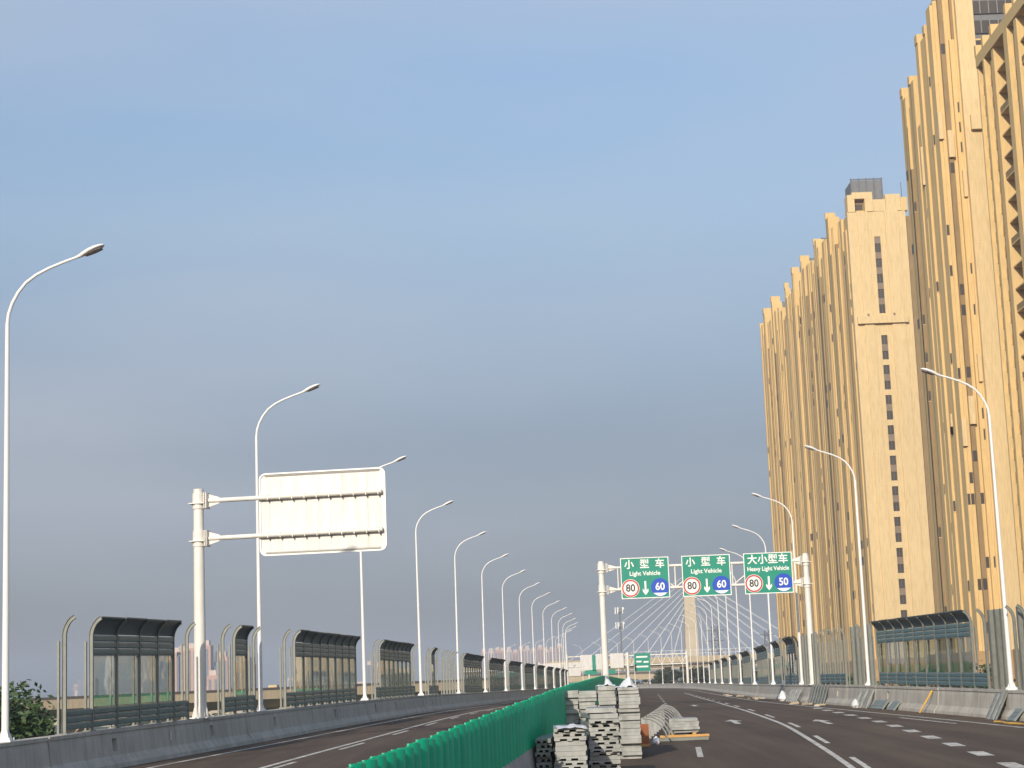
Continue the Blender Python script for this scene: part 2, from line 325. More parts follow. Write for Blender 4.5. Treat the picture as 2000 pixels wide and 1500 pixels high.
for o in [o for o in col.objects if o.name.startswith('viaduct_pier')]:
    tag(o, 'twin-column concrete pier under the elevated road', 'pier', 'piers carrying the elevated road')

# ------------------------------------------------------------------ road markings (sheets 4 mm above the asphalt)
def strip(name, pts, width, z=0.005, step=3.0):
    """painted band along plan points"""
    P = []
    for (x0, y0), (x1, y1) in zip(pts[:-1], pts[1:]):
        n = max(1, int(math.hypot(x1 - x0, y1 - y0) / step))
        for i in range(n): P.append((x0 + (x1 - x0) * i / n, y0 + (y1 - y0) * i / n))
    P.append(pts[-1]); rows = []
    for i, (x, y) in enumerate(P):
        a, b = P[max(0, i - 1)], P[min(len(P) - 1, i + 1)]; d = Vector((b[0] - a[0], b[1] - a[1])).normalized(); nx, ny = d.y * width / 2, -d.x * width / 2
        rows.append([(x - nx, y - ny, deck(x - nx, y - ny) + z), (x + nx, y + ny, deck(x + nx, y + ny) + z)])
    mbs = MB().loft(rows, closed=False, caps=False)
    o = mbs.build(name, 'road_paint', road)
    return o
def along(fn, off, y0, y1, step=4.0):
    n = max(1, int((y1 - y0) / step)); return [(fn(y0 + (y1 - y0) * i / n) + off, y0 + (y1 - y0) * i / n) for i in range(n + 1)]
strip('edge_line', along(fL, 1.35, 20, 420), 0.16)
strip('edge_line', along(fR, -2.15, 30, 420), 0.16)
strip('edge_line', along(fM, 1.0, 60, 420), 0.16)
strip('edge_line', along(fM, -1.0, 20, 420), 0.16)
strip('lane_line', along(fM, 7.05, 24, 240), 0.16)
strip('lane_line', along(fM, -8.0, 20, 240), 0.16)
for y in np.arange(30.2, 230, 12.2): strip('lane_dash', along(fM, 7.40, y, y + 5.0, 2), 0.15)
for y in np.arange(36.2, 230, 11.5): strip('lane_dash', along(fM, -7.62, y, y + 4.6, 2), 0.15)
for y in np.arange(34.2, 230, 15.0): strip('lane_dash', along(fM, 3.62, y, y + 5.2, 2), 0.16)
for y in np.arange(26.2, 230, 15.0): strip('lane_dash', along(fM, -4.4, y, y + 5.2, 2), 0.16)
for y in np.arange(23.7, 92, 4.55): strip('merge_dash', along(fM, 10.65, y, y + 1.9, 1), 0.42)
strip('edge_line', along(fR, -2.95, 66, 74), 0.15)
def arrow(x, y, hx):
    s_ = [(-.09, 0), (.09, 0), (.09, 3.4), (.28, 3.4), (0, 5.6), (-.28, 3.4), (-.09, 3.4)]
    pts = [(x + a * 1.3 + b * hx, y + b) for a, b in s_]
    MB().quad(*[(px, py, deck(px, py) + .006) for px, py in pts]).build('lane_arrow', 'road_paint', road)
for x0, y0 in ((8.2, 72), (11.25, 69)): arrow(x0, y0, .055)
arrow(fM(110) + 5.2, 110, .07); arrow(fM(112) - 6, 112, .07)

# ------------------------------------------------------------------ concrete parapets
BT = 1.05                                                           # parapet height
def parapet(fn, side, label, slots, y0, y1, joints):
    """side +1: traffic lies towards +X.  Each cast section is its own part; drainage slots are real recesses."""
    root = thing('concrete_parapet', (fn(60), 60, deck(fn(60), 60)), label, 'parapet')
    prof = [(-.25, -.3), (-.25, BT - .12), (-.29, BT - .10), (-.29, BT), (.19, BT), (.19, BT - .09), (.155, BT - .11), (.185, .80), (.225, .45), (.24, .34), (.40, .12), (.42, -.02), (.2, -.3)]
    SI = 7                                                          # profile edge 7->8 holds a slot
    def ring(y, dx=0):
        x = fn(y); z = deck(fn(y), y); return [(x + side * (a + dx), y, z + b) for a, b in prof]
    for a, b in zip(joints[:-1], joints[1:]):
        gap = .04
        yy = [a + gap]; mid = [s_ for s_ in slots if a + .3 < s_ < b - .3]
        n = max(1, int((b - a) / 4)); yy += [a + (b - a) * i / n for i in range(1, n)]
        for s_ in mid: yy += [s_ - .2, s_ + .2]
        yy = sorted(set(yy + [b - gap]))
        dx = random.uniform(-.012, .012)
        rings = [ring(y, dx) for y in yy]; m_ = MB(); k = len(prof)
        for r_ in rings: m_.v += r_
        for i in range(len(rings) - 1):
            skip = any(abs(yy[i] - (s_ - .2)) < 1e-6 for s_ in mid)
            for j in range(k):
                if skip and j == SI: 
                    q = [rings[i][j], rings[i][j + 1], rings[i + 1][j + 1], rings[i + 1][j]]; d = (-side * .16, 0, 0)
                    e_ = [tuple(Vector(p) + Vector(d)) for p in q]
                    m_.quad(*e_)
                    for t_ in range(4): m_.quad(q[t_], q[(t_ + 1) % 4], e_[(t_ + 1) % 4], e_[t_])
                    continue
                m_.f.append((i * k + j, i * k + (j + 1) % k, (i + 1) * k + (j + 1) % k, (i + 1) * k + j))
        m_.f.append(tuple(range(k))); b0 = (len(rings) - 1) * k; m_.f.append(tuple(range(b0 + k - 1, b0 - 1, -1)))
        sec = m_.build('parapet_section', 'concrete', root)
        for s_ in mid:
            x = fn(s_); z = deck(x, s_); r_ = MB(); xx = x + side * .085
            r_.box(min(xx, xx + side * .03), max(xx, xx + side * .03), s_ - .04, s_ + .06, z + .46, z + .79); r_.build('drain_pipe', 'rail_red' if side < 0 else 'slot_dark', sec)
    return root
jl = [-10, 0, 8, 16, 24, 32, 40, 47.2, 57.5, 66, 76.5, 85, 92, 98.5, 106.4, 108.2, 116, 126, 137, 150, 162, 175, 190, 206, 222, 240, 260, 280, 305, 330, 355, 380, 405, 430, 455, 480, 510, 540, 580, 640, 685]
parL = parapet(fL, 1, 'long concrete crash parapet in shade below the curved noise screens', [42.5, 52, 61.6, 70.3, 83, 95, 103, 113, 121, 131], -10, 685, jl)
jr = [-10, 0, 10, 20, 30, 40, 48, 56, 64, 72.5, 78.5, 84.5, 90.5, 98, 104, 112, 119, 127, 136, 146, 157, 170, 185, 200, 216, 232, 250, 270, 290, 315, 340, 365, 390, 420, 450, 480, 510, 540, 580, 640, 685]
parR = parapet(fR, -1, 'sunlit concrete crash parapet with building debris leaning against it', [58, 69.2, 87.8, 101, 121.5], -10, 685, jr)
# white reflector on the shaded parapet, debris strap at an open joint
for y in (57, 84.5, 104):
    x = fL(y) + .215; z = deck(fL(y), y); MB().box(x, x + .012, y - .045, y + .045, z + .52, z + .78).build('reflector', 'sign_white', parL)

# ------------------------------------------------------------------ green median fence on its concrete wall
mw = thing('median_wall', (fM(60), 60, deck(fM(60), 60)), 'low grey concrete median wall carrying the green fence', 'wall')
MW = 0.93
def mring(y):
    x = fM(y); z = deck(x, y); return [(x + a, y, z + b) for a, b in ((-.22, -.2), (-.19, .3), (-.12, MW), (.12, MW), (.19, .3), (.22, -.2))]
jm = list(np.arange(-8, 120, 6.0)) + list(np.arange(120, 680, 20.0))
for a, b in zip(jm[:-1], jm[1:]): MB().loft([mring(a + (b - a) * i / 4 * .998 + .01) for i in range(5)]).build('wall_section', 'concrete', mw)
gf = thing('green_fence', (fM(60), 60, deck(fM(60), 60) + MW), 'bright green fence of overlapping fluted upright boards along the median', 'fence')
FW = 0.60
def flute_profile():
    pts = []
    for i in range(13):                                             # rounded flute
        th = math.pi * i / 12; pts.append((.02 + .11 * math.sin(th) ** .7, -.24 + .46 * (i / 12)))
    pts += [(.03, .30), (.04, .42)]                                # flat tail lapping the next board
    return pts
fp = flute_profile()
def board_mesh(h):
    m_ = MB(); o1 = fp; o2 = [(a - .025, b) for a, b in reversed(fp)]; ring0 = o1 + o2
    m_.loft([[(a, b, -.02) for a, b in ring0], [(a, b, h - .03) for a, b in ring0], [(a * .93, b * .985, h) for a, b in ring0]])
    return m_.mesh('board', 'fence_green', smooth=True)
boards = [board_mesh(h) for h in (0.95, 0.965, 0.98)]
y = 5.0; nb = 0
base = gf.location
while nb < 296:
    x = fM(y); z = deck(x, y) + MW - .0
    o = link('board', boards[nb % 3 if random.random() < .7 else 1], gf, (x - base.x, y - base.y, z - base.z), -math.atan(head(fM, y)))
    o.rotation_euler = (random.uniform(-.006, .006), random.uniform(-.012, .012), -math.atan(head(fM, y)) + random.uniform(-.03, .03))
    y += FW; nb += 1
m_ = MB()
while y < 640:
    x = fM(y); z = deck(x, y) + MW; a = -math.atan(head(fM, y)); c, s_ = math.cos(a), math.sin(a)
    ring0 = [(.02, -.2), (.16, -.08), (.16, .08), (.02, .2), (.03, .42), (0, .42), (-.02, -.2)]
    m_.loft([[(x + p * c - q * s_, y + p * s_ + q * c, z + h) for p, q in ring0] for h in (0, .96)]); y += FW
tag(m_.build('far_boards', 'fence_green', gf), kind='stuff')

# ------------------------------------------------------------------ street lamps
def lamp_proto():
    r_ = thing('street_lamp', (0, 0, 0), 'x', 'street lamp')
    MB().tube([(0, 0, .03), (0, 0, 3), (0, 0, 7), (0, 0, 10.25)], [.092, .080, .064, .052], 14).build('pole', 'white_paint', r_, True)
    pts = [(0, 0, 10.22), (.03, 0, 10.48), (.12, 0, 10.75), (.27, 0, 11.02), (.47, 0, 11.26), (.74, 0, 11.45), (1.06, 0, 11.60), (1.42, 0, 11.73), (1.80, 0, 11.85)]
    MB().tube(pts, [.047, .046, .045, .044, .043, .041, .039, .037, .035], 10).build('arm', 'white_paint', r_, True)
    # luminaire: tapered teardrop shell
    rings = []; ax = Vector((.93, 0, .36)).normalized(); p0 = Vector((1.74, 0, 11.83)); nrm = Vector((-ax.z, 0, ax.x))
    for t_, wd, up, dn in ((0, .035, .035, .035), (.12, .05, .05, .05), (.22, .085, .075, .05), (.38, .135, .095, .045), (.55, .150, .090, .04), (.70, .125, .065, .035), (.78, .05, .03, .02)):
        ring = []
        for j in range(12):
            th = 2 * math.pi * j / 12; cz = math.sin(th); ring.append(tuple(p0 + ax * t_ + Vector((0, 1, 0)) * (math.cos(th) * wd) + nrm * (cz * (up if cz > 0 else dn))))
        rings.append(ring)
    hd = MB().loft(rings).build('lamp_head', 'white_paint', r_, True)
    q = []
    for t_, wd in ((.25, .07), (.38, .115), (.55, .13), (.70, .10)):
        c_ = p0 + ax * t_ - nrm * .049; q.append([tuple(c_ + Vector((0, -wd, 0))), tuple(c_ + Vector((0, wd, 0))), tuple(c_ + Vector((0, wd, 0)) - nrm * .02), tuple(c_ + Vector((0, -wd, 0)) - nrm * .02)])
    MB().loft(q).build('lens', 'lamp_lens', hd)
    m_ = MB().box(-.20, .20, -.20, .20, 0, .03)
    for a in range(4):
        th = a * math.pi / 2 + math.pi / 4; d = Vector((math.cos(th), math.sin(th), 0)); m_.quad((d * .085 + Vector((0, 0, .30))), (d * .085 + Vector((0, 0, .03))), (d * .21 + Vector((0, 0, .03))), (d * .19 + Vector((0, 0, .07))))
        m_.tube([d * .22 + Vector((0, 0, 0)), d * .22 + Vector((0, 0, .10))], .018, 6)
    m_.build('base_plate', 'white_paint', r_)
    return r_
ORD = ['first', 'second', 'third', 'fourth', 'fifth', 'sixth', 'seventh', 'eighth', 'ninth', 'tenth', 'eleventh', 'twelfth', 'thirteenth', 'fourteenth', 'fifteenth', 'sixteenth', 'seventeenth', 'eighteenth', 'nineteenth', 'twentieth']
proto = lamp_proto()
LSPOT = [(fL, y, 1) for y in range(45, 560, 24)] + [(fR, y, -1) for y in range(69, 560, 24)]
for i, (fn, y, sgn) in enumerate(LSPOT):
    o = proto if i == 0 else copy_tree(proto)
    yy = y + random.uniform(-.3, .3) if y > 120 else y
    o.location = (fn(yy) - sgn * .03, yy, deck(fn(yy), yy) + BT)
    o.rotation_euler = (random.uniform(-.004, .004), random.uniform(-.004, .004), -math.atan(head(fn, yy)) * .6 + (0 if sgn > 0 else math.pi))
    k = (y - 45) // 24
    if sgn > 0:
        lab = {0: 'tall white curved-arm lamp standing just before the leafy tree and first noise screen', 1: 'white curved-arm lamp rising behind the big blank sign, beside the one-pane screen',
               2: 'white curved-arm lamp with only its head showing past the blank sign edge'}.get(k, 'white street lamp on the shaded parapet, %s past the blank sign' % ORD[min(k, 21) - 2])
    else:
        lab = {1: 'white curved-arm lamp in front of the golden towers beside the longest sunlit noise screen', 2: 'white curved-arm lamp between the wide noise screen and the bare bent posts, golden towers behind',
               3: 'white curved-arm lamp just behind the thick gantry column'}.get(k, 'white street lamp on the sunlit parapet, %s beyond the sign gantry' % ORD[min(k, 22) - 3])
    tag(o, lab, 'street lamp', 'lamps along the shaded parapet' if sgn > 0 else 'lamps along the sunlit parapet')

# ------------------------------------------------------------------ noise screens
POST_H = 2.58
def post_mesh(sgn, bent=True, D=.055, FL=.04, H=POST_H):
    m_ = MB()
    # H section: two flanges and a web, swept along the bent line (x = lean towards the road)
    path = [(0, 0), (0, H)] + ([(.014, 2.68), (.05, 2.79), (.11, 2.90), (.19, 2.99), (.28, 3.05)] if bent else [])
    def sweep(off0, off1, w0):
        rings = []
        for i, (x, z) in enumerate(path):
            a, b = path[max(0, i - 1)], path[min(len(path) - 1, i + 1)]; d = Vector((b[0] - a[0], b[1] - a[1])).normalized(); n_ = Vector((d.y, -d.x))
            p, q = (x + n_.x * off0, z + n_.y * off0), (x + n_.x * off1, z + n_.y * off1)
            rings.append([(sgn * p[0], -w0, p[1]), (sgn * q[0], -w0, q[1]), (sgn * q[0], w0, q[1]), (sgn * p[0], w0, p[1])])
        m_.loft(rings)
    sweep(-D, -D + .01, FL); sweep(D - .01, D, FL); sweep(-D + .0105, D - .0105, .006)
    m_.box(-.11, .11, -.09, .09, -.002, .02)
    return m_.mesh('post', 'galvanised')
def stub_mesh():
    m_ = MB().box(-.03, .03, -.035, .035, 0, 2.42).box(-.06, .06, -.06, .06, -.002, .018); return m_.mesh('back_post', 'galvanised')
POSTS = {1: post_mesh(1), -1: post_mesh(-1)}; STRAIGHT = {1: post_mesh(1, False), -1: post_mesh(-1, False, .10, .10, 3.0)}; STUB = stub_mesh()
def screen(fn, sgn, posts, lower, upper, label, group, near=True, lone=(), cat='noise screen', wide=()):
    y0 = posts[0]; root = thing('noise_screen', (fn(y0), y0, deck(fn(y0), y0) + BT), label, cat, group)
    B = root.location
    def P(y, x=0, z=0):                                              # x towards the road, z above parapet top
        a = math.atan(head(fn, y)); return Vector((fn(y) - sgn * .10 + sgn * x, y, deck(fn(y), y) + BT + z))
    for y in posts:
        a = -math.atan(head(fn, y)); p = P(y) - B
        link('post', POSTS[sgn], root, p, a); link('back_post', STUB, root, P(y, -.155) - B, a)
    for y in lone:
        a = -math.atan(head(fn, y)); link('post', POSTS[sgn], root, P(y) - B, a)
    def slat(ya, yb, z0, z1, name='slat', m='green_grey', x=0.0):
        g = .085; rings = []; d = (z1 - z0)
        prof = [(-.045, z0), (.035, z0), (.05, z0 + d * .18), (.05, z1 - d * .28), (.035, z1 - .004), (-.045, z1 - .004)]
        for y in (ya + g, yb - g): rings.append([tuple(P(y, x + a, b)) for a, b in prof])
        return MB().loft(rings).build(name, m, root)
    for ya, yb in zip(posts[:-1], posts[1:]):
        if lower[0] - .1 <= ya and yb <= lower[1] + .1:
            for k in range(3): slat(ya, yb, .10 + k * .175, .10 + (k + 1) * .175 - .008)
        if upper and upper[0] - .1 <= ya and yb <= upper[1] + .1:
            g = .08
            MB().loft([[tuple(P(y, a, b)) for a, b in ((-.006, .64), (.006, .64), (.006, 2.02), (-.006, 2.02))] for y in (ya + g, yb - g)]).build('pane', 'acrylic_pane', root)
            fr = MB()
            for z0, z1 in ((.622, .642), (2.018, 2.045)): fr.loft([[tuple(P(y, a, b)) for a, b in ((-.025, z0), (.025, z0), (.025, z1), (-.025, z1))] for y in (ya + g, yb - g)])
            fr.loft([[tuple(P(y, a, b)) for a, b in ((-.02, .6425), (.02, .6425), (.02, 2.0175), (-.02, 2.0175))] for y in (yb - g - .05, yb - g)])
            fr.build('pane_frame', 'galvanised', root)
            for k in range(3): slat(ya, yb, 2.05 + k * .185, 2.05 + (k + 1) * .185 - .008)
            can = [(.0, 2.61), (.014, 2.68), (.05, 2.79), (.11, 2.90), (.19, 2.99), (.30, 3.06)]
            o1 = [(a - .02, b + .03) for a, b in can]; ring0 = can + [(.30, 3.10)] + o1[::-1]
            j = random.uniform(-.012, .012)
            MB().loft([[tuple(P(y, a + j, b + j)) for a, b in ring0] for y in (ya + .03, yb - .03)]).build('canopy', 'canopy_dark', root)
    return root
GL = 'noise screens on the shaded parapet'; GR = 'noise screens on the sunlit parapet'
screen(fL, 1, [49, 51, 53, 55, 56.7, 58.3, 59.8], (49, 59.8), (51, 58.3), 'grey-green noise screen with four clear panes, nearest the leafy tree', GL)
screen(fL, 1, [64, 65.5, 67.2, 68.3], (64, 68.3), (65.5, 67.2), 'narrow noise screen with a single clear pane beside the blank sign column', GL)
screen(fL, 1, [73.5 + 1.9 * k for k in range(10)], (73.5, 91), (73.5 + 1.9, 91), 'long noise screen whose panes mirror the golden towers, right after the second lamp', GL)
screen(fL, 1, [97 + 1.9 * k for k in range(10)], (97, 115), (98, 112.5), 'noise screen with lone posts at both ends before a lamp, panes mirroring golden walls', GL)
screen(fL, 1, [121.5, 123.4, 125.3, 127.2], (121.5, 127.2), (123.4, 125.3), 'slim single-pane noise screen among bare posts on the shaded parapet', GL)
for q_, y0 in enumerate((145.5, 170, 194, 218, 242, 266, 290, 314, 338)):
    screen(fL, 1, [y0 + 2.1 * k for k in range(9)], (y0, y0 + 17), (y0, y0 + 17), 'small far noise screen just after the %s lamp past the blank sign' % ORD[q_ + 2], GL, False)
def bare_post(fn, sgn, y, label, group, bent=True):
    r_ = thing('screen_post', (fn(y) - sgn * .10, y, deck(fn(y), y) + BT), label, 'post', group, -math.atan(head(fn, y)))
    link('column', (POSTS if bent else STRAIGHT)[sgn], r_); link('back_column', STUB, r_, (-sgn * .155, 0, 0)); return r_
for y in (131, 133, 135, 137, 139, 144): bare_post(fL, 1, y, 'bare bent steel screen post without panels on the shaded parapet', 'bare posts on the shaded parapet')
screen(fR, -1, [72.0 + 1.85 * k for k in range(11)], (72, 91), (73.5, 90.6), 'wide sunlit noise screen with dark curved canopy and clear panes below the golden towers', GR)
screen(fR, -1, [48 + 1.9 * k for k in range(11)], (48, 67.1), None, 'noise screen of low slats only, posts still bare, cut by the picture edge', GR)
screen(fR, -1, [99.6, 101.4, 103.2, 105, 106.8, 108.6], (99.6, 108.6), None, 'half-built noise screen of low slats with four bare bent posts', GR)
screen(fR, -1, [119, 121, 123, 125, 127, 129], (119, 129), (121, 127), 'sunlit noise screen with pale panes next past the gantry column', GR)
for q_, y0 in enumerate((132.6, 146.5, 171, 195, 219, 243, 267)):
    k = 4 if y0 < 140 else 8
    screen(fR, -1, [y0 + 2.0 * i for i in range(k)], (y0, y0 + 17), (y0, y0 + 17), 'small sunlit noise screen, %s in the row beyond the gantry' % ORD[q_ + 1], GR, False)
for y in (67.6, 68.3, 69.6, 70.3, 71.1, 92.4, 94.4, 95.6, 97.0, 110, 111.0, 113.2, 114.4, 115.8): bare_post(fR, -1, y, 'bare straight steel screen post on the sunlit parapet beside a lamp or gantry foot', 'bare posts on the sunlit parapet', bent=(y in (68.3, 94.4)))

# ------------------------------------------------------------------ big blank sign seen from behind
yS = 61.0; a0 = math.atan(head(fL, yS)) * 1.25
sg = thing('blank_guide_sign', (fL(yS) - .02, yS, deck(fL(yS), yS) + BT), 'back of a large blank cream road sign on two arms from one thick post', 'road sign', None, -a0)
MB().tube([(0, 0, .03), (0, 0, 7.45)], [.205, .165], 18).build('post', 'cream_paint', sg, True)
m_ = MB().box(-.32, .32, -.30, .30, 0, .035)
for a in range(8):
    th = a * math.pi / 4; d = Vector((math.cos(th), math.sin(th), 0)); sd_ = Vector((-d.y, d.x, 0)) * .008
    m_.loft([[tuple(d * .195 + sd_ + Vector((0, 0, .035))), tuple(d * .29 + sd_ + Vector((0, 0, .035))), tuple(d * .195 + sd_ + Vector((0, 0, .42)))], [tuple(d * .195 - sd_ + Vector((0, 0, .035))), tuple(d * .29 - sd_ + Vector((0, 0, .035))), tuple(d * .195 - sd_ + Vector((0, 0, .42)))]])
m_.build('foot', 'cream_paint', sg)
MB().tube([(0, 0, 7.45), (0, 0, 7.50)], .172, 18).build('cap', 'cream_paint', sg)
ZA, ZB = 7.10, 5.85
def clamp(parent, z, sgn, m_col='cream_paint', s=1.0):
    c_ = MB()
    c_.tube([(0, 0, z - .26 * s), (0, 0, z + .26 * s)], .20 * s, 16)
    c_.box(-.27 * s, .27 * s, -.25 * s, .25 * s, z - .10 * s, z - .07 * s)
    x0 = sgn * .24 * s; c_.box(min(x0, x0 + sgn * .03), max(x0, x0 + sgn * .03), -.22 * s, .22 * s, z - .26 * s, z + .26 * s)
    x1 = sgn * .30 * s; c_.box(min(x1, x1 + sgn * .03), max(x1, x1 + sgn * .03), -.22 * s, .22 * s, z - .26 * s, z + .26 * s)
    for dz in (-1, 1):
        for zz in ((z + dz * .05, z + dz * .24), ): 
            c_.loft([[(sgn * .33 * s, yy, z), (sgn * .33 * s, yy, z + dz * .22 * s), (sgn * .72 * s, yy, z + dz * .10 * s), (sgn * .72 * s, yy, z)] for yy in (-.012, .012)])
    cl = c_.build('clamp', m_col, parent)
    b_ = MB()
    for yy in (-.17, .17):
        for dz in (-.2, 0, .2): b_.box(min(sgn * .27, sgn * .30) * s, max(sgn * .27, sgn * .30) * s, yy * s - .02, yy * s + .02, z + dz * s - .02, z + dz * s + .02)
    b_.build('bolt', 'clamp_dark', cl)
for z in (ZA, ZB):
    clamp(sg, z, 1); MB().tube([(.2, 0, z), (6.22, 0, z + .02)], .078, 12).build('arm', 'cream_paint', sg, True)
# panel: rounded rectangle, ribs, folded rim, clips
def rrect(x0, x1, z0, z1, r, n=5):
    pts = []
    for cx, cz, a in ((x1 - r, z0 + r, -90), (x1 - r, z1 - r, 0), (x0 + r, z1 - r, 90), (x0 + r, z0 + r, 180)):
        for i in range(n + 1): th = R(a + 90 * i / n); pts.append((cx + r * math.cos(th), cz + r * math.sin(th)))
    return pts
px0, px1, pz0, pz1 = 2.05, 6.33, 5.18, 7.92
rr = rrect(px0, px1, pz0, pz1, .22)
pan = MB().loft([[(x, .13, z) for x, z in rr], [(x, .155, z) for x, z in rr]]).build('panel', 'sign_back', sg)
ri = rrect(px0 + .05, px1 - .05, pz0 + .05, pz1 - .05, .18); rm_ = MB(); n = len(rr)
for i in range(n):
    a, b = rr[i], rr[(i + 1) % n]; c_, d = ri[(i + 1) % n], ri[i]
    rm_.quad((a[0], .09, a[1]), (b[0], .09, b[1]), (c_[0], .09, c_[1]), (d[0], .09, d[1])); rm_.quad((a[0], .09, a[1]), (b[0], .09, b[1]), (b[0], .13, b[1]), (a[0], .13, a[1])); rm_.quad((d[0], .09, d[1]), (c_[0], .09, c_[1]), (c_[0], .13, c_[1]), (d[0], .13, d[1]))
rm_.build('rim', 'sign_white', pan)
for z0, z1 in ((pz0 + .05, pz0 + .13), (pz1 - .13, pz1 - .05)):
    MB().loft([[(px0 + .2, .1285, z0), (px0 + .2, .085, (z0 + z1) / 2), (px0 + .2, .1285, z1)], [(px1 - .2, .1285, z0), (px1 - .2, .085, (z0 + z1) / 2), (px1 - .2, .1285, z1)]]).build('edge_roll', 'rib_metal', pan)
for i in range(10):
    x = px0 + .33 + i * .415
    MB().box(x - .018, x + .018, .118, .1295, pz0 + .16, pz1 - .16).build('rib', 'sign_back', pan)
    for z in (ZA, ZB): MB().box(x - .014, x + .014, -.09, .117, z - .088, z + .088).build('clip', 'clamp_dark' if False else 'cream_paint', pan); MB().box(x - .02, x + .02, -.05, .11, z - .112, z - .089).build('clip_bolt', 'clamp_dark', pan)

# ------------------------------------------------------------------ lane-sign gantry
yG = 112.0; gx0, gx1 = fM(yG), fR(yG) + .05; gz = deck(gx0, yG)
gz1 = deck(gx1, yG) + BT
GW = gx1 - gx0; ga = math.atan(head(fR, 118)) * .55
gt = thing('sign_gantry', (gx0, yG, gz + MW), 'white tubular gantry across the road with three green lane signs', 'sign gantry', None, -ga)
top = 10.22 - (gz + MW)
MB().tube([(0, 0, .0), (0, 0, top)], [.20, .165], 16).build('column', 'cream_paint', gt, True)
MB().tube([(GW, 0, gz1 - gz - MW), (GW, 0, top)], [.20, .165], 16).build('column', 'cream_paint', gt, True)
for x in (0, GW): MB().tube([(x, 0, top), (x, 0, top + .04)], .17, 16).build('cap', 'cream_paint', gt)
for x in (0, GW):
    zb = 0 if x == 0 else gz1 - gz - MW; MB().box(x - .3, x + .3, -.3, .3, zb, zb + .04).build('foot', 'cream_paint', gt)
zt, zb = top - .38, top - 1.70
for z in (zt, zb):
    MB().tube([(.3, 0, z), (GW - .3, 0, z)], .085, 12).build('chord', 'cream_paint', gt, True)
for x, sgn in ((0, 1), (GW, -1)):
    e_ = bpy.data.objects.new('joint', None); 
    for z in (zt, zb):
        c_ = MB(); c_.tube([(x, 0, z - .3), (x, 0, z + .3)], .215, 16); c_.box(x - .3, x + .3, -.27, .27, z - .12, z - .085)
        for xx in (x + sgn * .30, x + sgn * .37): c_.box(xx - .02, xx + .02, -.22, .22, z - .27, z + .27)
        for dz in (-1, 1): c_.loft([[(x + sgn * .39, yy, z), (x + sgn * .39, yy, z + dz * .22), (x + sgn * .85, yy, z + dz * .09), (x + sgn * .85, yy, z)] for yy in (-.015, .015)])
        c_.build('clamp', 'cream_paint', gt)
    bpy.data.objects.remove(e_)
nb_ = 6
for i in range(nb_ + 1):
    x = 1.0 + (GW - 2.0) * i / nb_; MB().tube([(x, 0, zb), (x, 0, zt)], .045, 8).build('upright', 'cream_paint', gt)
    if i < nb_:
        x2 = 1.0 + (GW - 2.0) * (i + 1) / nb_; a, b = ((x, 0, zt), (x2, 0, zb)) if i % 2 == 1 else ((x, 0, zb), (x2, 0, zt))
        MB().tube([a, b], .04, 8).build('brace', 'cream_paint', gt)
def vtext(parent, s, size, x, z, y, m, sx=1.0, name='lettering', bold=0.0):
    me = text_mesh(s, size); me.materials.clear(); me.materials.append(MATS[m])
    o = link(name, me, parent, (x, y, z)); o.rotation_euler = (R(90), 0, 0); o.scale = (sx, 1, 1); return o
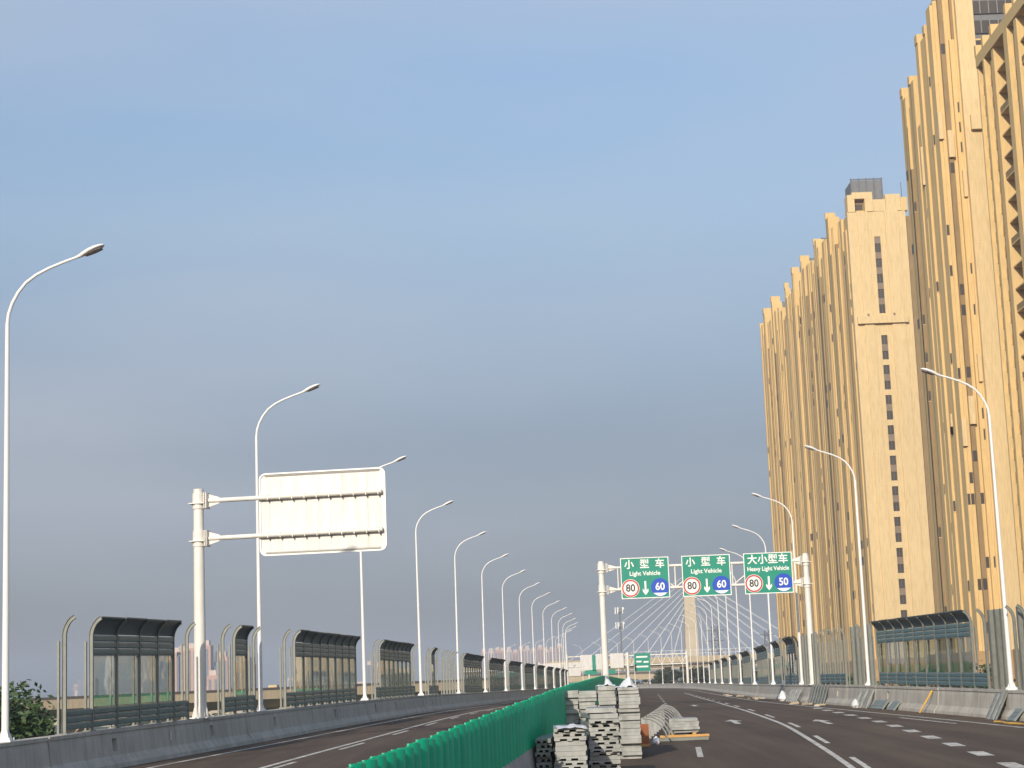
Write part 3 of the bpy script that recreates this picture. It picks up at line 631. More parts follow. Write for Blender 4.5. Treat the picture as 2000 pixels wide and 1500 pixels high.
def lane_sign(xc, zc, chars, eng, v1, v2, label):
    W, H = 2.92, 2.46; y0 = -.17
    b = MB().box(xc - W / 2, xc + W / 2, y0, y0 + .05, zc - H / 2, zc + H / 2).build('sign_board', 'sign_green', gt); b['label'] = label
    fr = MB()
    for x0, x1, z0, z1 in ((-W / 2 + .0, W / 2 - .0, H / 2 - .05, H / 2), (-W / 2, W / 2, -H / 2, -H / 2 + .05), (-W / 2, -W / 2 + .05, -H / 2 + .0505, H / 2 - .0505), (W / 2 - .05, W / 2, -H / 2 + .0505, H / 2 - .0505)):
        fr.box(xc + x0, xc + x1, y0 - .012, y0 - .003, zc + z0, zc + z1)
    fr.build('border', 'sign_white', b)
    n_ = len(chars); sp = 1.86 / (n_ - 1) if n_ > 1 else 0
    for i, ch in enumerate(chars): vtext(b, ch, .58 if n_ == 3 else .60, xc - .93 + i * sp, zc + .80, y0 - .010, 'sign_white')
    vtext(b, eng, .36, xc, zc + .26, y0 - .010, 'sign_white', 1.0 if n_ == 3 else .88)
    def disc(cx, cz, r_, m, yy, name, half=None):
        m2 = MB(); ring = [(cx + r_ * math.cos(2 * math.pi * i / 32), cz + r_ * math.sin(2 * math.pi * i / 32)) for i in range(32)]
        if half is not None: ring = [(x, min(z, cz + half)) for x, z in ring]
        m2.loft([[(x, yy - .004, z) for x, z in ring], [(x, yy, z) for x, z in ring]]); return m2.build(name, m, b)
    cz = zc - .60
    disc(xc - .90, cz, .545, 'sign_white', y0 - .003, 'disc_edge'); disc(xc - .90, cz, .52, 'sign_red', y0 - .008, 'red_ring'); disc(xc - .90, cz, .425, 'sign_white', y0 - .013, 'disc')
    vtext(b, v1, .62, xc - .90, cz, y0 - .022, 'sign_black', .92, 'numeral')
    disc(xc + .88, cz, .55, 'sign_blue', y0 - .003, 'disc_edge')
    disc(xc + .88, cz, .52, 'sign_white', y0 - .0075, 'disc_bar', -.33)
    vtext(b, v2, .62, xc + .88, cz + .03, y0 - .018, 'sign_white', .92, 'numeral')
    MB().loft([[(xc + a, yy, cz + c_ * 1.0) for a, c_ in ((-.055, .40), (.055, .40), (.055, -.16), (.17, -.05), (.17, -.22), (0, -.44), (-.17, -.22), (-.17, -.05), (-.055, -.16))] for yy in (y0 - .012, y0 - .003)]).build('arrow', 'sign_white', b)
    hb = MB()
    for x in (-.9, 0, .9):
        for z in (zt, zb): hb.box(xc + x - .04, xc + x + .04, y0 + .051, -.02, z - .1, z + .1)
        hb.box(xc + x - .03, xc + x + .03, y0 + .0505, y0 + .09, zc - H / 2 + .1, zc - zb + zb - .001 - .2)
    hb.build('bracket', 'galvanised', b)
sgn_x = [2.55, 6.30, 10.05]; k_ = GW / 12.35
zc_ = (zt + zb) / 2 - .02
lane_sign(2.62 * k_, zc_, '小型车', 'Light Vehicle', '80', '60', 'green light-vehicle sign nearest the median column')
lane_sign(6.32 * k_, zc_, '小型车', 'Light Vehicle', '80', '60', 'green light-vehicle sign in the middle of the gantry')
lane_sign(10.05 * k_, zc_, '大小型车', 'Heavy Light Vehicle', '80', '50', 'green heavy and light vehicle sign with a blue 50 disc')

# ------------------------------------------------------------------ far gantries over the road
def far_gantry(y, fa, fb, label, panels, truss=False):
    xa, xb = fa(y), fb(y); z0 = deck(xa, y) + .9; r_ = thing('sign_gantry', (xa, y, z0), label, 'sign gantry', local=True)
    Wd = xb - xa; h = 6.3
    for x in (0, Wd): MB().tube([(x, 0, 0 if x == 0 else deck(xb, y) + .9 - z0), (x, 0, h)], .26, 10).build('column', 'cream_paint', r_)
    for z in (h - .5, h - 2.4): MB().tube([(0, 0, z), (Wd, 0, z)], .13, 8).build('chord', 'cream_paint', r_)
    if truss:
        n_ = 12
        for i in range(n_):
            a, b = Wd * i / n_, Wd * (i + 1) / n_; MB().tube([(a, 0, h - 2.4 if i % 2 else h - .5), (b, 0, h - .5 if i % 2 else h - 2.4)], .07, 6).build('brace', 'cream_paint', r_)
    for (x0, x1, z0_, z1_, m, t_) in panels:
        p_ = MB().box(x0, x1, -.32, -.22, z0_, z1_).build('sign_board', m, r_)
        if t_:
            for tx, tz, ts in t_: 
                MB().box(tx - ts, tx + ts, -.335, -.322, tz - .16, tz + .16).build('lettering_line', 'sign_white', p_)
    return r_
far_gantry(362, fL, fM, 'distant gantry with cream blank sign backs and green strips over the far lanes', [(2.6, 4.9, 3.2, 6.1, 'sign_back', None), (5.6, 7.6, 3.2, 6.2, 'sign_back', None), (8.4, 11.0, 3.4, 6.2, 'sign_back', None), (4.92, 5.55, 3.0, 6.0, 'sign_green', None), (3.4, 5.8, 2.3, 3.15, 'sign_green', None), (7.0, 9.3, 2.3, 3.15, 'sign_green', None)])
far_gantry(368, fM, fR, 'distant truss gantry with one large green direction sign', [(1.5, 4.6, 2.7, 6.2, 'sign_green', [(3.0, 5.5, 1.1), (2.4, 4.6, .5), (3.8, 4.5, .5), (3.0, 3.6, 1.2)])], True)
far_gantry(470, fL, fM, 'farthest gantry with a plain cream sign back on the bend', [(1.0, 5.6, 2.6, 6.0, 'sign_back', None), (6.2, 10.4, 2.6, 6.0, 'sign_back', None)])

# ------------------------------------------------------------------ golden towers
ST = 3.3                                                            # storey
def rect_window(root, x0, x1, y, z0, z1, name='window'):
    """window on a wall that faces the camera: sill, dark glass"""
    w_ = MB().box(x0, x1, y - .03, y + .05, z0, z1).build(name, 'window_glass', root)
    MB().box(x0 - .06, x1 + .06, y - .10, y - .001, z0 - .12, z0 - .003).build('sill', 'pale_wall', w_)
def side_bays(root, X0, y0, y1, ztop, seed, unit=17.0, win=.055, merlon=True, pr_max=2.1):
    rnd = random.Random(seed); n_u = max(1, round((y1 - y0) / unit)); nwin = 0
    for u in range(n_u):
        a = y0 + (y1 - y0) * u / n_u; b = y0 + (y1 - y0) * (u + 1) / n_u; y = a; pr = 0.0; k = 0; els = []
        while y < b - .4:
            wd = rnd.choice((.35, .45, .6, .8, 1.0, 1.3, 1.7, 2.2)); wd = min(wd, b - y); els.append([y, y + wd]); y += wd
        steps = [rnd.choice((.12, .2, .3, .45, .7, 1.0)) for _ in els]; tot = sum(steps); prev = 0.0
        for i, (ya, yb) in enumerate(els):
            last = i >= len(els) - 2
            pr = min(pr_max, prev + steps[i] / tot * pr_max * 1.55)
            if rnd.random() < .24 and not last: pr = max(.05, prev - rnd.uniform(.2, .5))
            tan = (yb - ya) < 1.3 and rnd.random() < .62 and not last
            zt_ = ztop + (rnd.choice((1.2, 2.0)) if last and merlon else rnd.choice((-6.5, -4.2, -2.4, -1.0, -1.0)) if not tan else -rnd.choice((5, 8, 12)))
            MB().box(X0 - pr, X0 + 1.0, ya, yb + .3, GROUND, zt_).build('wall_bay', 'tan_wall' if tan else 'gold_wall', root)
            ret = pr - prev
            if last and i == len(els) - 1 and merlon: MB().box(X0 - pr - .12, X0 + .6, ya + .1, yb + .2, zt_ + .003, zt_ + 1.5).build('merlon', 'gold_wall', root)
            if ret > .17:
                ww = min(.8, ret - .08); fl = 3 + rnd.randrange(3)
                while fl < int((zt_ - GROUND) / ST) - 1:
                    if rnd.random() < win * 5 and nwin < 280:
                        z = GROUND + fl * ST; rect_window(root, X0 - pr + .04, X0 - pr + .04 + ww, ya, z + .9, z + 2.6); nwin += 1
                    fl += rnd.choice((1, 2, 2, 3))
                if ret > .4 and rnd.random() < .8:
                    for _ in range(rnd.choice((1, 2))):
                        z = GROUND + ST * rnd.randrange(8, 31); MB().box(X0 - pr - .35, X0 - prev - .04, ya - .35, ya + .4, z, z + rnd.choice((3.3, 6.6, 1.2))).build('bay_box', 'pale_wall', root)
            elif rnd.random() < .5:
                for _ in range(3):
                    z = GROUND + ST * rnd.randrange(5, 30)
                    if nwin < 250: MB().box(X0 - pr - .03, X0 - pr + .05, ya + .15, yb - .1, z + .8, z + 2.5).build('window', 'window_glass', root); nwin += 1
            prev = pr
def roof_house(root, x0, x1, y0, y1, z0, z1):
    h = MB().box(x0, x1, y0, y1, z0, z1).build('roof_house', 'roof_grey', root)
    f_ = MB(); n_ = 4
    for i in range(n_ + 1): x = x0 + (x1 - x0) * i / n_; f_.box(x - .15, x + .15, y0 - .16, y0 - .002, z0, z1 + .5)
    for z in (z0 + (z1 - z0) * .45, z1 + .25): f_.box(x0 - .2, x1 + .2, y0 - .12, y0 - .004, z - .15, z + .15)
    f_.build('roof_frame', 'steel_dark', h)
    MB().box(x0 + .6, x1 - .6, y0 - .02, y0 + .1, z0 + .4, z0 + (z1 - z0) * .4).build('vent', 'window_glass', h)
def plinth(root, x0, x1, y0, y1, z1=5.5, seed=1):
    MB().box(x0, x1, y0, y1, GROUND, z1).build('plinth', 'plinth_stone', root)
    rnd = random.Random(seed); y = y0 + 1.5
    while y < y1 - 3:
        MB().box(x0 - .04, x0 + .1, y, y + 1.8, -4.0, 1.6).build('shop_window', 'window_glass', root); y += rnd.choice((3.2, 4.4, 5.5))

# tower whose broad flat end wall carries one column of windows
tA = thing('apartment_tower', (76, 369, GROUND), 'golden apartment tower with broad flat end wall and one column of windows', 'tower')
yA, xa0, xa1, zA = 369.0, 70.0, 82.2, 98.6
MB().box(xa0 + 1.0, xa1 - .3, yA + 1.2, 411, GROUND, zA - 1.5).build('core', 'gold_wall', tA)
xs, ws = 75.45, 1.25                                                  # window column
def facade_piece(x0, x1, d=0.0, z0=GROUND, z1=zA - 2.0, m='pale_wall'): return MB().box(x0, x1, yA + d, yA + 1.25, z0, z1).build('wall_panel', m, tA)
facade_piece(xa0 + .25, xa0 + 2.2, .05); facade_piece(xa0 + 2.2, xs - 1.15, -.22); facade_piece(xs - 1.15, xs, .05); facade_piece(xs + ws, xs + ws + 1.15, .05); facade_piece(xs + ws + 1.15, xa1 - 1.6, -.22); facade_piece(xa1 - 1.6, xa1, .05)
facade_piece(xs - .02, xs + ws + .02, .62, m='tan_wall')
z = 10.0; top_win = 89.5; ledge = 73.6; prevz = GROUND
def winpair(z):
    global prevz
    facade_piece(xs - .001, xs + ws + .001, .055, prevz, z)                   # plain wall between pairs
    for a in (0, 3.25):
        g_ = MB().box(xs + .05, xs + ws - .05, yA + .30, yA + .40, z + a + .04, z + a + 1.74).build('window', 'window_glass', tA)
        MB().box(xs + ws * .48, xs + ws * .54, yA + .26, yA + .299, z + a + .06, z + a + 1.72).build('mullion', 'steel_dark', g_)
    MB().box(xs + .01, xs + ws - .01, yA + .17, yA + .45, z + 1.78, z + 3.22).build('spandrel', 'spandrel', tA); prevz = z + 5.02
while z < ledge - 7: winpair(z); z += 6.18
prevz0 = prevz
facade_piece(xs - .001, xs + ws + .001, .055, prevz, ledge + 1.6); z = ledge + 1.65
k = 0
while z < top_win:
    g_ = MB().box(xs + .05, xs + ws - .05, yA + .30, yA + .40, z + .04, z + 1.74).build('window', 'window_glass', tA); MB().box(xs + ws * .48, xs + ws * .54, yA + .26, yA + .299, z + .06, z + 1.72).build('mullion', 'steel_dark', g_)
    MB().box(xs + .01, xs + ws - .01, yA + .17, yA + .45, z + 1.78, z + 3.16).build('spandrel', 'spandrel', tA); z += 3.2
facade_piece(xs - .001, xs + ws + .001, .055, z + .02, zA - 2.0)
MB().box(xa0 + .8, xa1 - 1.1, yA - .75, yA - .225, ledge - .55, ledge + .95).build('ledge', 'pale_wall', tA)
for x in (72.9, 78.2): MB().box(x, x + .35, yA - .6, yA - .225, ledge + 1.0, ledge + 1.5).build('outlet', 'spandrel', tA)
# crown of the end wall: stepped parapet with one open loggia
MB().box(70.4, 71.9, yA - .1, yA + 3, zA - 1.999, zA + 1.6).build('parapet', 'pale_wall', tA)
MB().box(71.4, 75.6, yA - .16, yA + 2.6, zA + .75, zA + 2.1).build('parapet', 'pale_wall', tA)
MB().box(73.95, 75.6, yA - .16, yA + 2.6, zA - 1.999, zA + .749).build('parapet', 'pale_wall', tA)
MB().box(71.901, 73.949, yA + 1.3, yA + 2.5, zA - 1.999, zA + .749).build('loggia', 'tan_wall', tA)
MB().box(72.2, 73.7, yA + 1.25, yA + 1.299, zA - 1.3, zA - .1).build('window', 'window_glass', tA)
MB().box(75.65, 78.2, yA - .05, yA + 2.4, zA - 1.999, zA + .5).build('parapet', 'pale_wall', tA)
MB().box(78.25, 81.3, yA - .14, yA + 2.4, zA - 1.999, zA + 1.5).build('parapet', 'pale_wall', tA)
MB().box(81.35, 82.7, yA - .02, yA + 2.2, zA - 1.999, zA + .8).build('parapet', 'gold_wall', tA)
MB().tube([(81.9, yA + 1, zA + .8), (81.9, yA + 1, zA + 4.2)], .07, 6).build('mast', 'steel_dark', tA)
roof_house(tA, 72.6, 79.0, yA + 6, yA + 13, zA - 1.4, zA + 6.2)
side_bays(tA, 71.0, 369.9, 411, 98.4, 11, pr_max=1.5)
plinth(tA, 69.0, 83, 366.5, 412, 5.6, 2)
# recessed glazed wing between the end wall and the next tower
xw = 82.25
MB().box(xw, 100, yA + 6.2, yA + 22, GROUND, zA - 6).build('wing_core', 'gold_wall', tA)
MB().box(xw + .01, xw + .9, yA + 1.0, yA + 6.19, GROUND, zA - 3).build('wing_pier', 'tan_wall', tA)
for f in range(3, 31):
    z = GROUND + f * ST
    if z > zA - 10: break
    MB().box(xw + 1.0, 90, yA + 6.0, yA + 6.19, z + .7, z + 2.7).build('window', 'window_glass', tA)
    if f % 2: MB().box(xw + .95, 90, yA + 4.8, yA + 6.18, z + .05, z + .30).build('balcony', 'galvanised' if f % 4 == 1 else 'pale_wall', tA)
tB = thing('apartment_tower', (76, 437, GROUND), 'golden apartment tower with ribbed side, between the flat-walled tower and the last one', 'tower', 'golden towers')
MB().box(72.0, 90, 411.4, 463, GROUND, 96.5).build('core', 'gold_wall', tB); side_bays(tB, 71.2, 411.5, 463, 98.8, 23, pr_max=1.7); roof_house(tB, 72.5, 78.5, 440, 447, 96.5, 103.0); roof_house(tB, 72.8, 77, 415, 420, 96.5, 102); plinth(tB, 69.2, 84, 412.4, 463, 5.6, 3)
tC = thing('apartment_tower', (76, 488, GROUND), 'farthest golden ribbed tower, its edge beside the bridge cables', 'tower', 'golden towers')
MB().box(72.0, 90, 463.4, 512, GROUND, 96.5).build('core', 'gold_wall', tC); side_bays(tC, 71.2, 463.5, 512, 98.8, 37, pr_max=1.7); roof_house(tC, 72.5, 77.5, 490, 496, 96.5, 102.6); roof_house(tC, 72.8, 77, 467, 471, 96.5, 101); plinth(tC, 69.2, 84, 463.6, 513, 5.6, 4)
# nearer tower with a plain flat pier
PX0, PX1 = 73.5, 76.3
tD = thing('apartment_tower', (75, 298, GROUND), 'tall golden tower with stepped crown and one plain windowless pier', 'tower')
MB().box(72.4, 92, 284.2, 300, GROUND, 103).build('core', 'gold_wall', tD); MB().box(72.4, 92, 300.001, 312.8, GROUND, 98.5).build('core', 'gold_wall', tD)
side_bays(tD, 72.0, 285.5, 299.5, 105.5, 51, unit=7.0, pr_max=1.7, win=.05); side_bays(tD, 72.0, 299.8, 313.0, 100.6, 53, unit=6.6, pr_max=1.6, win=.06)
MB().box(PX0, PX1, 283, 286.2, GROUND, 112).build('pier', 'pale_wall', tD)
MB().box(PX0 + .9, PX1 - .05, 282.2, 282.999, 87.4, 89.8).build('bay_box', 'pale_wall', tD)
rnd = random.Random(31); x = PX0; k = 0
while x > 69.9:                                                     # stepped strips of wall beside the plain pier
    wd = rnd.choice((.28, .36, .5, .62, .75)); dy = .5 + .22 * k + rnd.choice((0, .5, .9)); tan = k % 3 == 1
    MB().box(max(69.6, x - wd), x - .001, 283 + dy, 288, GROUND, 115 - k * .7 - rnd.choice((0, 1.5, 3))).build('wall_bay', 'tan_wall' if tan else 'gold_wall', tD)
    for f in range(4, 34):
        if rnd.random() < (.30 if tan else .07) and wd > .34:
            z = GROUND + f * ST; MB().box(max(69.65, x - wd + .05), x - .06, 283 + dy - .04, 283 + dy + .05, z + .8, z + 2.5).build('window', 'window_glass', tD)
    if k in (1, 4, 6):
        for z in (GROUND + ST * rnd.randrange(14, 18), GROUND + ST * rnd.randrange(24, 30)): MB().box(max(69.5, x - wd - .1), x + .1, 283 + dy - .6, 283 + dy - .001, z, z + 4.4).build('bay_box', 'pale_wall', tD)
    x -= wd; k += 1
for f in range(3, 36):
    z = GROUND + f * ST
    g_ = MB().box(76.4, 88, 284.02, 284.19, z + .6, z + 2.75).build('window', 'window_glass', tD)
    for x in (77.6, 79.0, 80.4, 81.8): MB().box(x, x + .14, 283.9, 284.019, z + .6, z + 2.75).build('mullion', 'galvanised', g_)
MB().box(76.5, 92, 284.3, 296, 103.001, 112).build('upper_core', 'roof_grey', tD)
roof_house(tD, 72.8, 75.5, 303, 307, 98.5, 104.5)
plinth(tD, 68.2, 86, 282.0, 314, 5.6, 5)
# nearest tower: framed loggias
tE = thing('apartment_tower', (76, 248, GROUND), 'golden tower of framed recessed balconies under a heavy top beam, cut by the picture edge', 'tower')
XE, zE = 73.15, 95.8
MB().box(XE + 2.2, 95, 205, 270.6, GROUND, zE - 2).build('core', 'gold_wall', tE)
MB().box(XE - .25, XE + 2.5, 204, 271.4, zE - 2.1, zE - .3).build('top_beam', 'gold_wall', tE)
bays_E = [(270.9, 267.4, 1), (266.6, 263.0, 1), (261.8, 255.4, 0), (253.4, 250.4, 1), (249.0, 243.0, 0), (241.8, 238.8, 1), (237.4, 231.4, 0)]
edges = [271.4]
for i, (yb, ya, kind) in enumerate(bays_E):
    y_hi = edges[-1]; MB().box(XE - (.28 if i % 2 else .1), XE + 2.5, yb, y_hi, GROUND, zE - 2.1).build('pier', 'gold_wall', tE); edges.append(ya)
    MB().box(XE - .2, XE + 1.0, yb + .05, yb + 1.0, zE - .3, zE + 1.5).build('merlon', 'gold_wall', tE)
    for f in range(3, 31):
        z = GROUND + f * ST
        if z > zE - 5: break
        if kind == 0:
            MB().box(XE + .25, XE + 2.19, ya, yb, z - .12, z + .10).build('balcony_slab', 'gold_wall', tE)
            if (f + i) % 3 == 0: MB().box(XE + .25, XE + .35, ya, yb, z + .101, z + .95).build('balcony_front', 'tan_wall', tE)
            MB().box(XE + 2.08, XE + 2.19, ya + .3, yb - .3, z + .3, z + 2.6).build('window', 'window_glass', tE)
        else:
            MB().box(XE + .5, XE + 2.3, ya, yb, z - .7, z + .8).build('spandrel', 'gold_wall', tE)
            MB().box(XE + 1.3, XE + 1.5, ya + .1, yb - .1, z + .85, z + 2.5).build('window', 'window_glass', tE)
            MB().box(XE + .2, XE + .5, (ya + yb) / 2 - .2, (ya + yb) / 2 + .2, z - .7, z + 2.55).build('fin', 'tan_wall', tE)
MB().box(XE - .8, 92, 204, 231.4, GROUND, zE - 4).build('end_block', 'gold_wall', tE)
plinth(tE, XE - 1.6, 92, 203.5, 272.2, 5.6, 6)

# ------------------------------------------------------------------ distant apartment blocks
def block(x, y, wd, dp, h, m, band, label, group, crown=True):
    r_ = thing('apartment_block', (x, y, GROUND), label, 'apartment block', group)
    MB().box(x - wd / 2, x + wd / 2, y, y + dp, GROUND, h).build('wall', m, r_)
    if crown: MB().box(x - wd * .34, x + wd * .3, y + dp * .1, y + dp * .7, h, h + 4).build('roof_house', 'pinkish_white', r_)
    n_ = band
    for i in range(n_):
        cx = x - wd / 2 + wd * (i + .5) / n_; MB().box(cx - wd / n_ * .2, cx + wd / n_ * .2, y - .5, y - .02, GROUND + 6, h - 3).build('window_band', 'blue_glass_wall', r_)
    return r_
def px(u, y): return (u - 1000 - 23) / 3600.0 * y
YB = 1500
for u, tp, wd, m, b_ in ((352, 40, 11, 'pink_wall', 2), (368, 41, 11, 'pink_wall', 2), (384, 43, 9, 'pink_wall', 2), (399, 41, 9, 'pink_wall', 2), (412, 45, 7, 'pink_wall', 1)):
    block(px(u, YB), YB, wd, 14, tp - (u - 350) * .0, m, b_, 'distant pink apartment block in the cluster behind the first noise screen', 'distant pink blocks past the first noise screen')
for u, tp, wd in ((421, 42, 8), (455, 32, 12), (432, 33, 8), (492, 30, 10)):
    block(px(u, YB + 90), YB + 90, wd, 16, tp, 'blue_glass_wall', 2, 'distant blue-grey block beside the pink blocks', 'distant blue-grey blocks', False)
for u, tp, wd, m in ((443, 34, 8, 'pink_wall'), (424, 20, 9, 'pink_wall'), (487, 33, 8, 'pinkish_white'), (428, 8, 30, 'pinkish_white')):
    block(px(u, YB - 60), YB - 60, wd, 14, tp, m, 2, 'lower pale pink distant block in front of the blue-grey blocks', 'lower pale distant blocks')
rnd = random.Random(44)
for i in range(20):
    y = rnd.uniform(2100, 3300); u = rnd.choice((rnd.uniform(120, 340), rnd.uniform(520, 720), rnd.uniform(760, 930))); block(px(u, y), y, rnd.uniform(9, 22), 16, rnd.uniform(8, 30), rnd.choice(('blue_glass_wall', 'pinkish_white', 'pink_wall')), 3, 'faint far block in the hazy city behind the shaded parapet', 'hazy city blocks', False)
t_ = thing('office_tower', (px(407, 1900), 1900, GROUND), 'slim far tower with a thin spire, among pink blocks', 'tower')
MB().box(t_.location.x - 5, t_.location.x + 5, 1900, 1912, GROUND, 48).build('wall', 'blue_glass_wall', t_); MB().tube([(t_.location.x, 1906, 48), (t_.location.x, 1906, 66)], [1.6, .2], 6).build('spire', 'steel_dark', t_)
for u in (728, 745, 762, 790): block(px(u, 1900), 1900, 8, 14, 30 - (u - 728) * .12, 'pink_wall' if u % 2 else 'blue_glass_wall', 2, 'hazy distant block seen between the third and fourth lamps', 'hazy blocks between lamps')
YC = 2500
for i, u in enumerate((949, 961, 973, 985, 997, 1009, 1021, 1033, 1046, 1058, 1070, 1083, 1095)):
    block(px(u, YC), YC + (i % 3) * 60, 8.2, 14, 50 + (i * 7 % 5) * .9, ('pink_wall', 'pinkish_white', 'pink_wall')[i % 3], 2, 'far pinkish apartment block in the long row on the skyline', 'far pinkish skyline row')
tb = thing('small_building', (-80.6, 600, GROUND), 'small cream block with a few windows beyond the second lamp', 'building')
MB().box(-82, -79.3, 600, 606, GROUND, 6.3).build('wall', 'pale_wall', tb)
for k in range(6): MB().box(-81.4 + (k % 2) * 1.2, -80.9 + (k % 2) * 1.2, 599.9, 599.99, 0.5 + (k // 2) * 1.9, 1.6 + (k // 2) * 1.9).build('window', 'window_glass', tb)
rnd = random.Random(5)
for i in range(26):
    y = rnd.uniform(900, 1700); u = rnd.uniform(0, 560); h = rnd.uniform(-5, 2.5); wd = rnd.uniform(8, 26)
    r_ = thing('low_house', (px(u, y), y, GROUND), 'low hazy house on the plain far beyond the shaded parapet', 'house', 'low houses on the plain')
    x = r_.location.x; MB().box(x - wd / 2, x + wd / 2, y, y + 12, GROUND, h).build('wall', rnd.choice(('pinkish_white', 'beige_concrete', 'blue_glass_wall')), r_)
    MB().loft([[(x - wd / 2 - .5, y - .5, h), (x - wd / 2 - .5, y + 6, h + 2), (x - wd / 2 - .5, y + 12.5, h)], [(x + wd / 2 + .5, y - .5, h), (x + wd / 2 + .5, y + 6, h + 2), (x + wd / 2 + .5, y + 12.5, h)]]).build('roof', 'roof_grey', r_)

# ------------------------------------------------------------------ side viaduct behind the shaded parapet
sv = thing('side_viaduct', (-60, 200, GROUND), 'beige concrete side viaduct on hammerhead piers behind the noise screens', 'viaduct')
A_, B_ = Vector((-110, 205, 0)), Vector((-6, 292, 0))
d_ = (B_ - A_).normalized(); n_ = Vector((d_.y, -d_.x, 0))
def vring(p, prof): return [tuple(p + n_ * a + Vector((0, 0, b))) for a, b in prof]
z0, z1 = 3.05, 4.1
def vz(t_): return z0 + (z1 - z0) * t_ - 3.0
MB().loft([vring(A_.lerp(B_, t_ / 10), [(a, b + vz(t_ / 10)) for a, b in ((-5, 2.2), (5, 2.2), (5, 1.75), (2.6, .55), (-2.6, .55), (-5, 1.75))]) for t_ in range(11)]).build('girder', 'beige_concrete', sv)
MB().loft([vring(A_.lerp(B_, t_ / 10), [(a, b + vz(t_ / 10)) for a, b in ((4.75, 2.201), (5.0, 2.201), (5.0, 3.0), (4.75, 3.0))]) for t_ in range(11)]).build('side_parapet', 'beige_concrete', sv)
MB().loft([vring(A_.lerp(B_, t_ / 10), [(a, b + vz(t_ / 10)) for a, b in ((4.7, 3.003), (5.06, 3.003), (5.06, 3.32), (4.7, 3.32))]) for t_ in range(11)]).build('rail', 'dark_rail', sv)
for k in range(9):
    p = A_.lerp(B_, (k + .4) / 9); h = vz((k + .4) / 9) + .55
    MB().loft([vring(p + d_ * s_, [(-4.2, h - .003), (4.2, h - .003), (4.2, h - .6), (1.1, h - 1.9), (1.0, GROUND), (-1.0, GROUND), (-1.1, h - 1.9), (-4.2, h - .6)]) for s_ in (-.8, .8)]).build('pier', 'beige_concrete', sv)
nf = thing('site_netting', (-30, 150, GROUND), 'green construction netting fence below the side viaduct', 'fence')
MB().loft([[(x, 128 + (x + 45) * 1.6, GROUND), (x, 128 + (x + 45) * 1.6, GROUND + 9 + .4 * math.sin(x * 2)), (x + .1, 128.1 + (x + 45) * 1.6, GROUND + 9 + .4 * math.sin(x * 2)), (x + .1, 128.1 + (x + 45) * 1.6, GROUND)] for x in np.arange(-31, -17, .5)]).build('net', 'net_green', nf)
for x in np.arange(-31, -17, 3.5): MB().tube([(x, 128.3 + (x + 45) * 1.6, GROUND), (x, 128.3 + (x + 45) * 1.6, GROUND + 9.4)], .06, 6).build('stake', 'galvanised', nf)

# ------------------------------------------------------------------ flyover, cable-stayed bridge, masts beyond the bend
fo = thing('flyover', (40, 600, GROUND), 'cream flyover crossing the road beyond the far gantries', 'flyover')
MB().loft([[(x, 600, 7.2), (x, 610, 7.2), (x, 611, 8.6), (x, 611, 10.4), (x, 599, 10.4), (x, 599, 8.6)] for x in (8, 140)]).build('girder', 'beige_concrete', fo)
MB().loft([[(x, 598.8, 8.0), (x, 598.99, 8.0), (x, 598.99, 8.35), (x, 598.8, 8.35)] for x in (8, 140)]).build('dark_joint', 'dark_rail', fo)
for x in np.arange(35, 78, 1.6): MB().box(x - .06, x + .06, 599.1, 599.22, 10.4, 12.4).build('rail_post', 'cable_white', fo)
for z in (11.3, 12.4): MB().box(35, 78, 599.23, 599.3, z - .06, z + .06).build('rail', 'cable_white', fo)
for x in (8, 47, 52, 74, 96, 118): MB().box(x - 1, x + 1, 603, 607, GROUND, 7.2).build('pier', 'beige_concrete', fo)
f2 = thing('ramp', (20, 560, GROUND), 'lower brown-edged ramp tucked beneath the cream flyover', 'ramp')
MB().loft([[(x, 640, 3.6), (x, 648, 3.6), (x, 648, 6.4), (x, 640, 6.4)] for x in (10, 46)]).build('girder', 'beige_concrete', f2); MB().box(10, 46, 639.8, 639.99, 5.6, 6.3).build('rail', 'dark_rail', f2)
for x in (14, 28, 42): MB().box(x - .8, x + .8, 642, 646, GROUND, 3.6).build('pier', 'beige_concrete', f2)
cb = thing('cable_stayed_bridge', (91, 1000, GROUND), 'cable-stayed bridge with one tapering stone-coloured pylon and white stay cables', 'bridge')
MB().loft([[(91 - a, 1000 - b, z), (91 + a, 1000 - b, z), (91 + a, 1000 + b, z), (91 - a, 1000 + b, z)] for z, a, b in ((GROUND, 3.9, 4.2), (10, 3.7, 3.9), (36, 3.15, 3.2), (58, 2.7, 2.7), (62, 2.6, 2.6))]).build('pylon', 'pylon_stone', cb)
MB().box(10, 175, 996, 1004, 9.0, 11.0).build('bridge_deck', 'beige_concrete', cb)
for k in range(8):
    zt_ = 58 - k * 2.6
    for sgn in (-1, 1):
        xe = 91 + sgn * (72 - k * 8.6)
        for yy in (-2.6, 2.6): MB().tube([(91 + sgn * 2.4, 1000 + yy * .5, zt_), (xe, 1000 + yy, 11.0)], .14, 6).build('stay_cable', 'cable_white', cb)
MB().box(88, 94, 996.5, 996.9, 30, 30.5).build('pylon_band', 'beige_concrete', cb)
tm = thing('phone_mast', (42.6, 800, GROUND), 'slim phone mast with two rings of white antennas', 'mast')
X = 42.6
MB().tube([(X, 800, GROUND), (X, 800, 34.5)], [.55, .28], 8).build('pole', 'galvanised', tm)
